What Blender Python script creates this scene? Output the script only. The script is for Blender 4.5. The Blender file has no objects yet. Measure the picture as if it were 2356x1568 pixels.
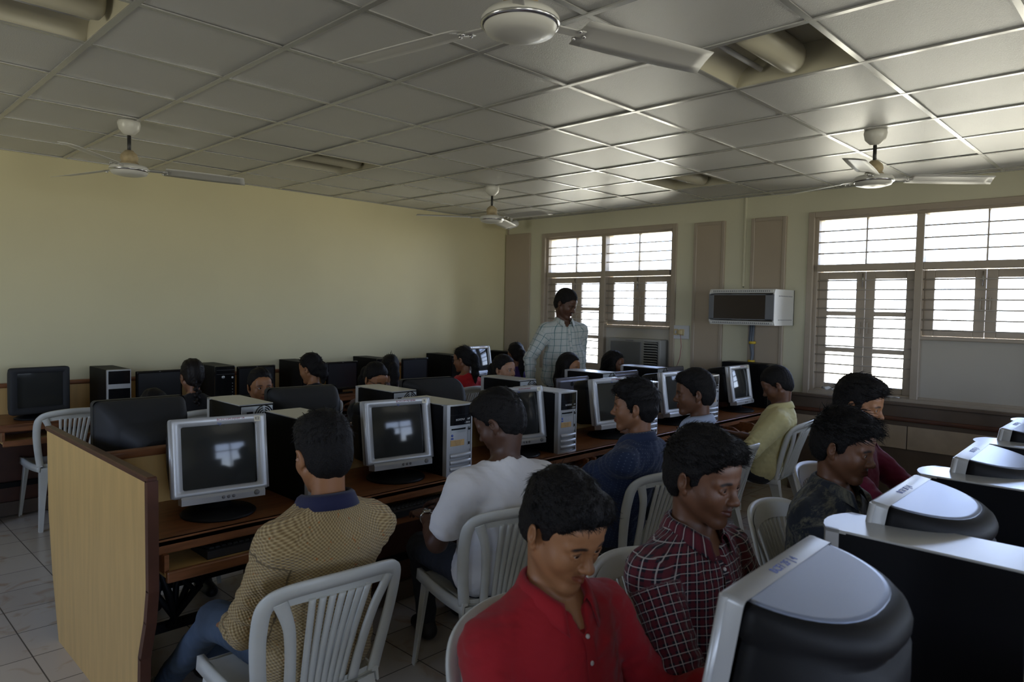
import bpy, bmesh, math, random
import numpy as np
from mathutils import Vector, Matrix, Euler
random.seed(7); np.random.seed(7)
SC = bpy.context.scene
COL = SC.collection
PI = math.pi

# ------------------------------------------------------------------ camera
def cam_axes(yaw=.7699, pitch=-.0470, roll=.0184):
    cy, sy, cp, sp = math.cos(yaw), math.sin(yaw), math.cos(pitch), math.sin(pitch)
    f = Vector((cy*cp, sy*cp, sp)); r = Vector((sy, -cy, 0)); u = r.cross(f)
    c, s = math.cos(roll), math.sin(roll)
    return c*r + s*u, -s*r + c*u, f
CR, CU, CF = cam_axes()
cam_d = bpy.data.cameras.new('camera'); cam = bpy.data.objects.new('camera', cam_d); COL.objects.link(cam)
cam_d.sensor_width = 36; cam_d.lens = 36*1614.73/2356; cam_d.clip_start = .05; cam_d.clip_end = 200
cam.matrix_world = Matrix(((CR.x, CU.x, -CF.x, 0), (CR.y, CU.y, -CF.y, 0), (CR.z, CU.z, -CF.z, 1.62), (0, 0, 0, 1)))
cam_d.dof.use_dof = True; cam_d.dof.focus_distance = 3.5; cam_d.dof.aperture_fstop = 5.0
SC.camera = cam
# ------------------------------------------------------------------ view + world + light
SC.view_settings.view_transform = 'Standard'; SC.view_settings.look = 'None'
SC.view_settings.gamma = 1; SC.view_settings.use_curve_mapping = False
SC.view_settings.exposure = 2.2
W = bpy.data.worlds.new('world'); SC.world = W; W.use_nodes = True
nt = W.node_tree; nt.nodes.clear()
wo = nt.nodes.new('ShaderNodeOutputWorld'); bg = nt.nodes.new('ShaderNodeBackground')
tc = nt.nodes.new('ShaderNodeTexCoord'); sx = nt.nodes.new('ShaderNodeSeparateXYZ'); rp = nt.nodes.new('ShaderNodeValToRGB')
mp = nt.nodes.new('ShaderNodeMapRange'); mp.inputs[1].default_value = -1; mp.inputs[2].default_value = 1
nt.links.new(tc.outputs['Generated'], sx.inputs[0]); nt.links.new(sx.outputs['Z'], mp.inputs[0]); nt.links.new(mp.outputs[0], rp.inputs[0])
nt.links.new(rp.outputs[0], bg.inputs[0]); nt.links.new(bg.outputs[0], wo.inputs[0])
e = rp.color_ramp.elements
e[0].position = 0.0; e[0].color = (.66, .60, .46, 1)
e[1].position = 1.0; e[1].color = (.33, .48, 1.0, 1)
for p_, c_ in ((.46, (.78, .72, .58, 1)), (.52, (.72, .82, 1.0, 1)), (.62, (.48, .62, 1.0, 1))):
    q = rp.color_ramp.elements.new(p_); q.color = c_
bg.inputs[1].default_value = 3.2
SC.cycles.max_bounces = 8; SC.cycles.diffuse_bounces = 5; SC.cycles.transparent_max_bounces = 12
SC.cycles.use_denoising = True; SC.cycles.caustics_reflective = False; SC.cycles.caustics_refractive = False
SC.cycles.sample_clamp_indirect = 4.0
def portal(loc, rot, sx_, sy_):
    l = bpy.data.lights.new('window_portal', 'AREA'); l.shape = 'RECTANGLE'; l.size = sx_; l.size_y = sy_; l.cycles.is_portal = True
    o = bpy.data.objects.new('window_portal', l); o.location = loc; o.rotation_euler = rot; COL.objects.link(o)
WX, WY, WR, WB, HC_ = 6.5, 6.44, -4.0, -3.0, 2.735   # window wall x, left wall y, right wall y, back wall x, ceiling z

# ------------------------------------------------------------------ materials
def srgb(r, g, b):
    f = lambda c: ((c/255+.055)/1.055)**2.4 if c/255 > .04045 else c/255/12.92
    return (f(r), f(g), f(b), 1)
MATS = {}
def mat(name, col, rough=.5, metal=0, spec=.5, bump=0, bscale=60, var=0, vscale=3, col2=None, coat=0, vstretch=None, sheen=0):
    if name in MATS: return MATS[name]
    m = bpy.data.materials.new(name); m.use_nodes = True; t = m.node_tree; b = t.nodes['Principled BSDF']
    b.inputs['Base Color'].default_value = (*col[:3], 1); b.inputs['Roughness'].default_value = rough
    b.inputs['Metallic'].default_value = metal; b.inputs['Specular IOR Level'].default_value = spec
    if coat: b.inputs['Coat Weight'].default_value = coat; b.inputs['Coat Roughness'].default_value = .1
    if sheen: b.inputs['Sheen Weight'].default_value = sheen
    m.diffuse_color = (*col[:3], 1)
    if var or bump:
        tc = t.nodes.new('ShaderNodeTexCoord'); mpn = t.nodes.new('ShaderNodeMapping'); t.links.new(tc.outputs['Object'], mpn.inputs[0])
        if vstretch: mpn.inputs['Scale'].default_value = vstretch
        if var:
            n = t.nodes.new('ShaderNodeTexNoise'); n.inputs['Scale'].default_value = vscale; n.inputs['Detail'].default_value = 6
            t.links.new(mpn.outputs[0], n.inputs[0])
            mx = t.nodes.new('ShaderNodeMix'); mx.data_type = 'RGBA'
            c2 = col2 if col2 else tuple(c*(1-var) for c in col[:3])
            mx.inputs[6].default_value = (*col[:3], 1); mx.inputs[7].default_value = (*c2[:3], 1)
            r = t.nodes.new('ShaderNodeMapRange'); r.inputs[1].default_value = .35; r.inputs[2].default_value = .68
            t.links.new(n.outputs[0], r.inputs[0]); t.links.new(r.outputs[0], mx.inputs[0]); t.links.new(mx.outputs[2], b.inputs['Base Color'])
        if bump:
            n2 = t.nodes.new('ShaderNodeTexNoise'); n2.inputs['Scale'].default_value = bscale; n2.inputs['Detail'].default_value = 3
            t.links.new(tc.outputs['Object'], n2.inputs[0])
            bp = t.nodes.new('ShaderNodeBump'); bp.inputs['Strength'].default_value = bump; bp.inputs['Distance'].default_value = .004
            t.links.new(n2.outputs[0], bp.inputs['Height']); t.links.new(bp.outputs[0], b.inputs['Normal'])
    MATS[name] = m; return m
def nodes(m): return m.node_tree, m.node_tree.nodes['Principled BSDF']

M_wally = mat('yellow_wall_paint', (.66, .60, .37), .55, bump=.12, bscale=9, var=.06, vscale=1.2)
M_wallw = mat('cream_wall_paint', (.62, .60, .45), .6, bump=.1, bscale=12, var=.06, vscale=1.5)
M_ceil = mat('ceiling_tile_vinyl', (.60, .60, .59), .36, spec=.7, bump=.32, bscale=240, var=.05, vscale=2)
M_tbar = mat('ceiling_grid_metal', (.50, .50, .49), .24, metal=.45, spec=.8)
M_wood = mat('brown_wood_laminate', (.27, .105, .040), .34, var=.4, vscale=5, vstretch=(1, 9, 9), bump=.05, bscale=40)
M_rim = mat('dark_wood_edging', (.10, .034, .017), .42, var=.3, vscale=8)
M_tan = mat('tan_laminate', (.66, .42, .15), .42, var=.14, vscale=4, vstretch=(6, 6, .7))
M_panel = mat('beige_board', (.40, .33, .25), .55, bump=.06, bscale=25, var=.06, vscale=2)
M_trim = mat('taupe_frame_paint', (.38, .32, .25), .45, var=.08, vscale=6)
M_board = mat('window_board', (.46, .43, .37), .6, var=.08, vscale=2)
M_dado = mat('dado_brown', (.12, .085, .06), .5, var=.2, vscale=5)
M_dadot = mat('dado_tan_board', (.45, .36, .26), .5, var=.12, vscale=9)
M_bar = mat('grille_bar_paint', (.42, .38, .33), .45)
M_chair = mat('white_chair_plastic', (.66, .66, .60), .38, bump=.04, bscale=200, var=.10, vscale=10)
M_blk = mat('black_plastic', (.007, .007, .008), .5, spec=.18, bump=.1, bscale=500)
M_blk2 = mat('charcoal_plastic', (.030, .031, .033), .6, spec=.2, bump=.12, bscale=400)
M_side = mat('black_steel_panel', (.006, .006, .007), .5, spec=.12)
M_gblk = mat('gloss_black_plastic', (.008, .008, .009), .12)
M_sil = mat('silver_plastic', (.47, .475, .48), .36, metal=.3)
M_top = mat('sky_tinted_silver', (.24, .28, .38), .30, metal=.35, bump=.05, bscale=500)  # silver shell; the blue of the reflected sky is mixed into its colour
M_ctop = mat('tower_top_grey', (.50, .50, .48), .28, metal=.35)
M_screen = mat('crt_glass', (.030, .031, .029), .07, spec=.28)
M_lcd = mat('lcd_screen', (.022, .023, .026), .28)
M_lgb = mat('lcd_back_grey', (.17, .17, .21), .30, metal=.3)
M_zinc = mat('zinc_plate', (.45, .47, .47), .35, metal=.6)
M_btn = mat('button_grey', (.20, .20, .21), .4)
M_blue = mat('logo_blue', (.05, .09, .35), .4)
M_red = mat('ink_red', (.35, .08, .10), .6)
M_white = mat('marker_white', (.75, .75, .75), .6)
M_ink = mat('ink_black', (.03, .03, .04), .5)
M_sticker = mat('paper_sticker', (.75, .70, .55), .7)
M_orange = mat('orange_label', (.55, .34, .13), .6)
M_key = mat('key_black', (.02, .02, .022), .5)
M_met = mat('polished_metal', (.75, .75, .75), .2, metal=1)
M_rod = mat('black_rod', (.02, .02, .02), .4)
M_fan = mat('fan_enamel', (.66, .65, .60), .3, bump=.02, bscale=30)
M_fany = mat('fan_enamel_aged', (.50, .40, .24), .4, var=.4, vscale=20)
M_blade = mat('fan_blade_enamel', (.58, .57, .54), .35)
M_ac = mat('ac_grey_plastic', (.30, .30, .28), .5)
M_acg = mat('ac_grille', (.16, .16, .155), .6)
M_rack = mat('rack_white', (.62, .62, .60), .4)
M_rackg = mat('rack_grey', (.14, .15, .17), .4)
M_cable = mat('cable_grey_blue', (.12, .14, .17), .5)
M_yel = mat('yellow_tape', (.65, .45, .04), .5)
M_sw = mat('switch_plate', (.55, .57, .60), .35)
M_swc = mat('plug_cream', (.55, .45, .25), .4)
M_cream = mat('reflector_cream', (.52, .49, .38), .35)
M_hair = mat('black_hair', (.006, .005, .005), .6, spec=.2, bump=.9, bscale=260)
M_hairb = mat('dark_brown_hair', (.010, .007, .006), .55, spec=.22)
M_eyew = mat('eye_white', (.42, .38, .34), .5, spec=.2)
M_iris = mat('iris_brown', (.02, .010, .006), .35, spec=.3)
M_jean = mat('blue_denim', (.055, .085, .13), .8, var=.5, vscale=7, bump=.2, bscale=500)
M_jeand = mat('dark_denim', (.022, .026, .036), .8, var=.4, vscale=7)
M_tr = mat('dark_trousers', (.02, .02, .022), .8)
M_shoe = mat('black_shoe', (.015, .013, .013), .5)
M_orl = mat('orange_lace', (.45, .08, .02), .6)
M_gold = mat('watch_steel', (.5, .48, .42), .25, metal=1)

def floor_mat():
    m = mat('floor_tile', (.60, .54, .46), .16); t, b = nodes(m)
    tc = t.nodes.new('ShaderNodeTexCoord'); mpn = t.nodes.new('ShaderNodeMapping'); t.links.new(tc.outputs['Object'], mpn.inputs[0])
    mpn.inputs['Location'].default_value = (-.74, -.30, 0)
    br = t.nodes.new('ShaderNodeTexBrick'); br.offset = 0; br.inputs['Scale'].default_value = 1
    br.inputs['Brick Width'].default_value = .31; br.inputs['Row Height'].default_value = .31; br.inputs['Mortar Size'].default_value = .003
    br.inputs['Color1'].default_value = (.58, .53, .46, 1); br.inputs['Color2'].default_value = (.52, .47, .41, 1); br.inputs['Mortar'].default_value = (.10, .085, .07, 1)
    t.links.new(mpn.outputs[0], br.inputs[0])
    n = t.nodes.new('ShaderNodeTexNoise'); n.inputs['Scale'].default_value = 5; n.inputs['Detail'].default_value = 8; n.inputs['Distortion'].default_value = 1.2
    t.links.new(tc.outputs['Object'], n.inputs[0])
    r = t.nodes.new('ShaderNodeMapRange'); r.inputs[1].default_value = .55; r.inputs[2].default_value = .72; t.links.new(n.outputs[0], r.inputs[0])
    mx = t.nodes.new('ShaderNodeMix'); mx.data_type = 'RGBA'; mx.blend_type = 'MULTIPLY'; mx.inputs[7].default_value = (.80, .64, .50, 1)
    t.links.new(r.outputs[0], mx.inputs[0]); t.links.new(br.outputs[0], mx.inputs[6]); t.links.new(mx.outputs[2], b.inputs['Base Color'])
    r2 = t.nodes.new('ShaderNodeMapRange'); r2.inputs[3].default_value = .22; r2.inputs[4].default_value = .7
    t.links.new(br.outputs['Fac'], r2.inputs[0]); t.links.new(r2.outputs[0], b.inputs['Roughness'])
    return m
M_floor = floor_mat()
def glass_mat(name, dirt):
    m = bpy.data.materials.new(name); m.use_nodes = True; t = m.node_tree; t.nodes.clear()
    o = t.nodes.new('ShaderNodeOutputMaterial'); tr = t.nodes.new('ShaderNodeBsdfTransparent'); gl = t.nodes.new('ShaderNodeBsdfGlossy')
    gl.inputs['Roughness'].default_value = .05; tr.inputs[0].default_value = (.93, .95, .96, 1)
    fr = t.nodes.new('ShaderNodeFresnel'); fr.inputs[0].default_value = 1.45
    mx = t.nodes.new('ShaderNodeMixShader'); t.links.new(fr.outputs[0], mx.inputs[0]); t.links.new(tr.outputs[0], mx.inputs[1]); t.links.new(gl.outputs[0], mx.inputs[2])
    df = t.nodes.new('ShaderNodeBsdfTranslucent'); df.inputs[0].default_value = (.62, .60, .50, 1)
    n = t.nodes.new('ShaderNodeTexNoise'); n.inputs['Scale'].default_value = 3.0; n.inputs['Detail'].default_value = 6
    tc = t.nodes.new('ShaderNodeTexCoord'); t.links.new(tc.outputs['Object'], n.inputs[0])
    r = t.nodes.new('ShaderNodeMapRange'); r.inputs[1].default_value = .45; r.inputs[2].default_value = .75; r.inputs[4].default_value = dirt
    t.links.new(n.outputs[0], r.inputs[0])
    m2 = t.nodes.new('ShaderNodeMixShader'); t.links.new(r.outputs[0], m2.inputs[0]); t.links.new(mx.outputs[0], m2.inputs[1]); t.links.new(df.outputs[0], m2.inputs[2])
    t.links.new(m2.outputs[0], o.inputs[0]); return m
M_glass = glass_mat('window_glass', .12); M_glassd = glass_mat('dusty_window_glass', .8)

# ------------------------------------------------------------------ mesh helpers
class MB:
    def __init__(s): s.bm = bmesh.new(); s.mats = []; s.smooth = False
    def mi(s, m):
        if m not in s.mats: s.mats.append(m)
        return s.mats.index(m)
    def _set(s, faces, m, smooth=None):
        i = s.mi(m)
        for f in faces: f.material_index = i; f.smooth = s.smooth if smooth is None else smooth
    def box(s, c, d, m, bev=0, M=None, seg=1):
        T = Matrix.Translation(Vector(c)) @ (M if M else Matrix.Identity(4)) @ Matrix.Diagonal((d[0], d[1], d[2], 1))
        old = set(s.bm.faces) if bev > 0 else None
        r = bmesh.ops.create_cube(s.bm, size=1, matrix=T); vs = r['verts']
        fs = list({f for v in vs for f in v.link_faces})
        if bev > 0:
            es = list({e for v in vs for e in v.link_edges})
            bev = min(bev, .45*min(d))
            rr = bmesh.ops.bevel(s.bm, geom=es, offset=bev, segments=seg, affect='EDGES', profile=.5, clamp_overlap=True)
            fs = [f for f in s.bm.faces if f not in old]
        s._set(fs, m, False if seg == 1 else None); return s
    def grid(s, P, m, smooth=True, flip=False, cu=False):
        # P[i][j] -> faces
        V = [[s.bm.verts.new(Vector(p)) for p in row] for row in P]; fs = []
        n = len(V); k = len(V[0])
        for i in range(n-1):
            for j in range(k if cu else k-1):
                a, b, c, d = V[i][j], V[i][(j+1) % k], V[i+1][(j+1) % k], V[i+1][j]
                try: fs.append(s.bm.faces.new((a, d, c, b) if flip else (a, b, c, d)))
                except ValueError: pass
        s._set(fs, m, smooth); return V
    def loft(s, rings, m, cap=(True, True), smooth=True):
        V = s.grid(rings, m, smooth, cu=True)
        fs = []
        if cap[0]: fs.append(s.bm.faces.new(V[0][::-1]))
        if cap[1]: fs.append(s.bm.faces.new(V[-1]))
        s._set(fs, m, False); return s
    def tube(s, pts, r, m, n=8, cap=True, flat=None):
        pts = [Vector(p) for p in pts]; rings = []
        rr = r if isinstance(r, (list, tuple)) else [r]*len(pts)
        up = None
        for i, p in enumerate(pts):
            t = (pts[min(i+1, len(pts)-1)] - pts[max(i-1, 0)]).normalized()
            if up is None:
                up = Vector((0, 0, 1)) if abs(t.z) < .9 else Vector((1, 0, 0))
            a = t.cross(up).normalized(); up = a.cross(t).normalized()
            rings.append([p + (a*math.cos(2*PI*j/n) + up*math.sin(2*PI*j/n)*(flat or 1))*rr[i] for j in range(n)])
        s.loft(rings, m, (cap, cap)); return s
    def lathe(s, prof, m, c=(0, 0, 0), n=24, M=None, smooth=True):
        rings = []
        for (r, z) in prof:
            rings.append([Vector(c) + ((M @ Vector((r*math.cos(2*PI*j/n), r*math.sin(2*PI*j/n), z))) if M else Vector((r*math.cos(2*PI*j/n), r*math.sin(2*PI*j/n), z))) for j in range(n)])
        s.loft(rings, m, (prof[0][0] > 1e-4, prof[-1][0] > 1e-4), smooth); return s
    def extr(s, poly, axis, a, b, m, smooth=False):
        # poly in the 2 other axes
        def P(u, v, w):
            return {0: (w, u, v), 1: (u, w, v), 2: (u, v, w)}[axis]
        s.loft([[P(u, v, a) for u, v in poly], [P(u, v, b) for u, v in poly]], m, smooth=smooth); return s
    def build(s, name, parent=None, loc=None, M=None, mesh_only=False, auto=None):
        bmesh.ops.recalc_face_normals(s.bm, faces=s.bm.faces)
        me = bpy.data.meshes.new(name); s.bm.to_mesh(me); s.bm.free()
        for m in s.mats: me.materials.append(m)
        o = bpy.data.objects.new(name, me); COL.objects.link(o)
        if parent: o.parent = parent
        if loc: o.location = loc
        if M: o.matrix_local = M
        return o
def empty(name, label=None, cat=None, group=None, loc=(0, 0, 0), rz=0):
    o = bpy.data.objects.new(name, None); o.empty_display_size = .1; COL.objects.link(o); o.location = loc; o.rotation_euler = (0, 0, rz)
    return tag(o, label, cat, group)
def tag(o, label=None, cat=None, group=None, kind=None):
    if label: o['label'] = label
    if cat: o['category'] = cat
    if group: o['group'] = group
    if kind: o['kind'] = kind
    return o
KIDS = {}
def kids(o): return [c for c in bpy.data.objects if c.parent == o]
def copy_tree(o, parent=None):
    c = o.copy(); COL.objects.link(c); c.parent = parent
    for ch in kids(o): copy_tree(ch, c)
    return c
def place(proto, used, loc, rz, label, group=None):
    """first call uses the prototype itself"""
    o = proto if not used.get(proto) else copy_tree(proto)
    used[proto] = True
    o.location = loc; o.rotation_euler = (0, 0, rz); o['label'] = label
    if group: o['group'] = group
    return o
USED = {}
def R(d): return math.radians(d)
def struct(mb, name, parent=None):
    o = mb.build(name, parent)
    if not parent: o['kind'] = 'structure'
    return o
def text_obj(txt, size, m, parent, M, name='marking', depth=.0004):
    c = bpy.data.curves.new(name, 'FONT'); c.body = txt; c.size = size; c.extrude = depth; c.align_x = 'CENTER'; c.align_y = 'CENTER'; c.resolution_u = 2
    o = bpy.data.objects.new(name, c); COL.objects.link(o)
    dg = bpy.context.evaluated_depsgraph_get(); me = bpy.data.meshes.new_from_object(o.evaluated_get(dg))
    bpy.data.objects.remove(o); me.materials.clear(); me.materials.append(m)
    o = bpy.data.objects.new(name, me); COL.objects.link(o); o.parent = parent; o.matrix_local = M
    return o
def face_M(loc, right, up):
    r = Vector(right).normalized(); u = Vector(up).normalized(); n = r.cross(u)
    return Matrix(((r.x, u.x, n.x, loc[0]), (r.y, u.y, n.y, loc[1]), (r.z, u.z, n.z, loc[2]), (0, 0, 0, 1)))

# ================================================================== ROOM
def wall_holes(name, axis, pos, th, a0, a1, z0, z1, holes, m):
    """wall in plane axis=pos, spanning a0..a1, z0..z1 with rectangular holes (u0,u1,v0,v1)"""
    b = MB(); us = sorted({a0, a1, *[h[0] for h in holes], *[h[1] for h in holes]}); vs = sorted({z0, z1, *[h[2] for h in holes], *[h[3] for h in holes]})
    for i in range(len(us)-1):
        for j in range(len(vs)-1):
            cu, cv = (us[i]+us[i+1])/2, (vs[j]+vs[j+1])/2
            if any(h[0] < cu < h[1] and h[2] < cv < h[3] for h in holes): continue
            du, dv = us[i+1]-us[i], vs[j+1]-vs[j]
            if axis == 0: b.box((pos+th/2, cu, cv), (abs(th), du, dv), m)
            else: b.box((cu, pos+th/2, cv), (du, abs(th), dv), m)
    bmesh.ops.remove_doubles(b.bm, verts=b.bm.verts, dist=1e-5)
    return struct(b, name)
W1 = (3.95, 5.77, .91, 2.50); W2 = (.70, 2.52, .91, 2.50); W3 = (-3.3, -1.5, .91, 2.50)
wall_holes('wall_front', 0, WX, .23, WR, WY, 0, HC_+.35, [W1, W2, W3], M_wallw)
wall_holes('wall_left', 1, WY, .2, WB, WX+.23, 0, HC_+.35, [], M_wally)
WBH = [(-3.0, -1.6, .9, 2.4), (2.8, 4.4, .9, 2.4)]; WRH = [(-1.6, .2, .9, 2.4), (1.6, 3.0, .9, 2.4), (3.9, 5.7, .9, 2.4)]
wall_holes('wall_back', 0, WB, -.2, WR, WY, 0, HC_+.35, WBH, M_wally)
wall_holes('wall_right', 1, WR, -.2, WB, WX+.23, 0, HC_+.35, WRH, M_wally)
b = MB(); b.box(((WB+WX)/2, (WR+WY)/2, -.05), (WX-WB+.4, WY-WR+.4, .1), M_floor); struct(b, 'floor')
# ceiling: individual tiles, hair-thin sag, holes for the light troughs
GX, GY = .3295, 2.8978
LIGHTS = [(0, 0), (4, -3), (4, 3), (8, 0), (0, -6), (8, -6), (-4, 3), (-4, -3)]
b = MB(); rnd = random.Random(3)
for a in range(-6, 11):
    for c in range(-12, 7):
        if (a, c) in LIGHTS: continue
        x0, x1 = GX+.6*a, GX+.6*(a+1); y0, y1 = GY+.6*c, GY+.6*(c+1)
        x0, x1, y0, y1 = max(x0, WB), min(x1, WX), max(y0, WR), min(y1, WY)
        if x1-x0 < .02 or y1-y0 < .02: continue
        tx, ty, tz = rnd.uniform(-.0016, .0016), rnd.uniform(-.0016, .0016), rnd.uniform(0, .002)
        V = [b.bm.verts.new(p) for p in ((x0, y0, HC_+tz-tx-ty), (x0, y1, HC_+tz-tx+ty), (x1, y1, HC_+tz+tx+ty), (x1, y0, HC_+tz+tx-ty))]
        f = b.bm.faces.new(V); b._set([f], M_ceil, False)
b.box(((WB+WX)/2, (WR+WY)/2, HC_+.32), (WX-WB, WY-WR, .03), M_ceil)
ceil = struct(b, 'ceiling')
b = MB()
for a in range(-5, 11):
    x = GX+.6*a
    if WB < x < WX: b.box((x, (WR+WY)/2, HC_-.0035), (.026, WY-WR, .006), M_tbar)
for c in range(-11, 6):
    y = GY+.6*c
    if WR < y < WY: b.box(((WB+WX)/2, y, HC_-.0025), (WX-WB, .024, .005), M_tbar)
b.box((WX-.01, (WR+WY)/2, HC_-.004), (.02, WY-WR, .006), M_tbar); b.box(((WB+WX)/2, WY-.01, HC_-.004), (WX-WB, .02, .006), M_tbar)
struct(b, 'trim_1')

def window(n, y0, y1, right_board, n_pan_left=3, ac=False, flip=False):
    z0, z1 = .91, 2.50; ym = (y0+y1)/2 if not ac else 4.87
    if not ac: ym = 1.645
    if n == 3: ym = (y0+y1)/2
    root = tag(bpy.data.objects.new(f'window_{n}', None), kind='structure'); COL.objects.link(root)
    fr = MB(); X = WX
    def F(ya, yb, za, zb, xa=-.012, xb=.10, m=M_trim, bev=.004): fr.box((X+(xa+xb)/2, (ya+yb)/2, (za+zb)/2), (xb-xa, yb-ya, zb-za), m, bev)
    # architrave + outer frame + mullion + transom
    F(y0-.035, y0+.02, z0-.02, z1+.035, -.018, .02); F(y1-.02, y1+.035, z0-.02, z1+.035, -.018, .02); F(y0+.02, y1-.02, z1-.015, z1+.035, -.018, .02); F(y0+.02, y1-.02, z0-.03, z0+.012, -.018, .02)
    F(y0, y0+.05, z0, z1, .02, .16); F(y1-.05, y1, z0, z1, .02, .16); F(y0+.05, y1-.05, z1-.04, z1, .02, .16); F(y0+.05, y1-.05, z0, z0+.03, .02, .16)
    F(ym-.03, ym+.03, z0, z1-.04, -.005, .16); F(y0+.05, ym-.03, 2.0, 2.06, -.004, .16); F(ym+.03, y1-.05, 2.0, 2.06, -.004, .16)
    # thin transom glazing bars
    halves = ((y0+.05, ym-.03), (ym+.03, y1-.05))
    for a, c in halves: F((a+c)/2-.006, (a+c)/2+.006, 2.06, z1-.04, .05, .09, bev=0)
    fr.build('window_frame', root)
    g = MB()
    for a, c in halves:
        for p, q in ((a, (a+c)/2-.006), ((a+c)/2+.006, c)): g.box((X+.07, (p+q)/2, (2.06+z1-.04)/2), (.003, q-p, z1-.04-2.06), M_glassd)
    g.build('transom_pane', root)
    # shutters: +Y half tall, -Y half short over a board
    for hi, (a, c) in enumerate(halves):
        tall = hi == 1
        zb = z0+.03 if tall else 1.45; mid = (a+c)/2
        for sidx, (p, q) in enumerate(((a, mid-.002), (mid+.002, c))):
            s = MB(); st = .075; ih = .105 if sidx == 0 else .075; oh = .075 if sidx == 0 else .09
            l, r = p+(st if sidx == 1 else st), q-st
            xs, xw = X+.085, .035
            zt = 1.995
            s.box((xs, (p+l)/2, (zb+zt)/2), (xw, l-p, zt-zb), M_trim, .003); s.box((xs, (r+q)/2, (zb+zt)/2), (xw, q-r, zt-zb), M_trim, .003)
            rows = []
            nrow = 3 if tall else 1
            gap = .04; bot = zb+.055 if tall else zb+.05; top = zt-.065
            hh = (top-bot-gap*(nrow-1))/nrow
            s.box((xs, (l+r)/2, (zb+bot)/2), (xw, r-l, bot-zb), M_trim, .003); s.box((xs, (l+r)/2, (top+zt)/2), (xw, r-l, zt-top), M_trim, .003)
            for k in range(nrow):
                z_ = bot+k*(hh+gap); rows.append((z_, z_+hh))
                if k: s.box((xs, (l+r)/2, z_-gap/2), (xw, r-l, gap), M_trim, .002)
            so = s.build('shutter', root)
            gp = MB()
            for (za, zc) in rows: gp.box((xs, (l+r)/2, (za+zc)/2), (.003, r-l, zc-za), M_glass)
            gp.build('pane', so)
            hd = MB(); yy = q-.03 if sidx == 0 else p+.03; hz = 1.72 if not tall else 1.50
            hd.tube([(xs-.02, yy, hz-.05), (xs-.045, yy, hz-.045), (xs-.045, yy, hz+.045), (xs-.02, yy, hz+.05)], .005, M_bar, 6)
            hd.build('handle', so)
            if sidx == 1:
                bt = MB(); bt.tube([(xs-.026, p+.02, 1.86), (xs-.026, p+.02, 1.98)], .006, M_met, 6); bt.build('bolt', so)
        if not tall:
            bd = MB(); bd.box((X+.055, (a+c)/2, (z0+.03+1.45)/2), (.02, c-a, 1.45-z0-.03), M_board); 
            bd.box((X+.035, (a+c)/2, 1.435), (.06, c-a+.02, .03), M_trim, .004); bd.build('board', root)
    # horizontal security bars on the room side
    zs = [2.06+.1*k for k in range(1, 4)] + [2.0-.083*k for k in range(1, 12)]
    for hi, (a, c) in enumerate(halves):
        gb = MB()
        for z in zs:
            if z < z0+.05 or (z < 1.5 and hi == 0): continue
            gb.tube([(X+.03, a-.01, z), (X+.03, c+.01, z)], .0066, M_bar, 6)
        gb.build('security_bars', root)
    portal((WX+.25, (y0+y1)/2, 1.72), (0, PI/2, 0), 1.62, 1.85)
    return root
window(1, 3.95, 5.77, True, ac=True); window(2, .70, 2.52, True); window(3, -3.3, -1.5, True)
def simple_window(n, axis, pos, ya, yb, za, zb):
    root = tag(bpy.data.objects.new(f'window_{n}', None), kind='structure'); COL.objects.link(root)
    def Q(c, d): return ((c[0], c[1], c[2]), d) if axis == 0 else ((c[1], c[0], c[2]), (d[1], d[0], d[2]))
    b = MB(); ym = (ya+yb)/2; zm = (za+zb)/2
    for (c, d) in (((pos, ym, za+.03), (.08, yb-ya, .06)), ((pos, ym, zb-.03), (.08, yb-ya, .06)), ((pos, ya+.03, zm), (.08, .06, zb-za)), ((pos, yb-.03, zm), (.08, .06, zb-za)), ((pos, ym, zm), (.08, .05, zb-za)), ((pos, ym, zb-.45), (.08, yb-ya, .05))):
        b.box(*Q(c, d), M_trim)
    b.build('window_frame', root); b = MB(); b.box(*Q((pos, ym, zm), (.003, yb-ya, zb-za)), M_glass); b.build('pane', root)
    if axis == 0: portal((pos-.13, ym, zm), (0, -PI/2, 0), zb-za, yb-ya)
    else: portal((ym, pos-.13, zm), (PI/2, 0, 0), yb-ya, zb-za)
for k, h in enumerate(WBH): simple_window(4+k, 0, WB-.1, *h)  # out-of-view back windows, added and sized for soft fill light
for k, h in enumerate(WRH): simple_window(6+k, 1, WR-.1, *h)

# boxed panels and dado on the window wall
for i, (ya, yb) in enumerate(((6.0, 6.42), (3.37, 3.71), (2.755, 3.095))):
    b = MB(); zt = 2.56 if i == 0 else 2.52
    b.box((WX-.012, (ya+yb)/2, (.9+zt)/2), (.024, yb-ya, zt-.9), M_panel, .003)
    if i:
        for yy in (ya+.0175, yb-.0175): b.box((WX-.022, yy, (.9+zt)/2), (.016, .035, zt-.9), M_trim, .004)
        b.box((WX-.022, (ya+yb)/2, zt-.0175), (.016, yb-ya-.072, .035), M_trim, .004)
    struct(b, f'trim_{i+2}')
b = MB()
b.box((WX-.03, (WR+2.64)/2, .435), (.06, 2.64-WR, .87), M_dado); b.box((WX-.035, (WR+2.64)/2, .88), (.09, 2.64-WR, .025), M_dado, .005)
b.box((WX-.04, (WR+2.64)/2, .755), (.08, 2.64-WR, .035), M_rim, .012, seg=3)
y = 2.64
while y > WR+.1:
    b.box((WX-.066, y-.49, .605), (.012, .972, .19), M_dadot, .002); y -= .98
struct(b, 'trim_5')
b = MB(); b.box((WX-.008, 3.165, 2.3), (.016, .02, .86), M_wallw, .003); b.tube([(WX-.01, 3.165, 1.86), (WX-.01, 3.165, 2.72)], .005, M_cable, 6); struct(b, 'trim_6')
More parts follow.
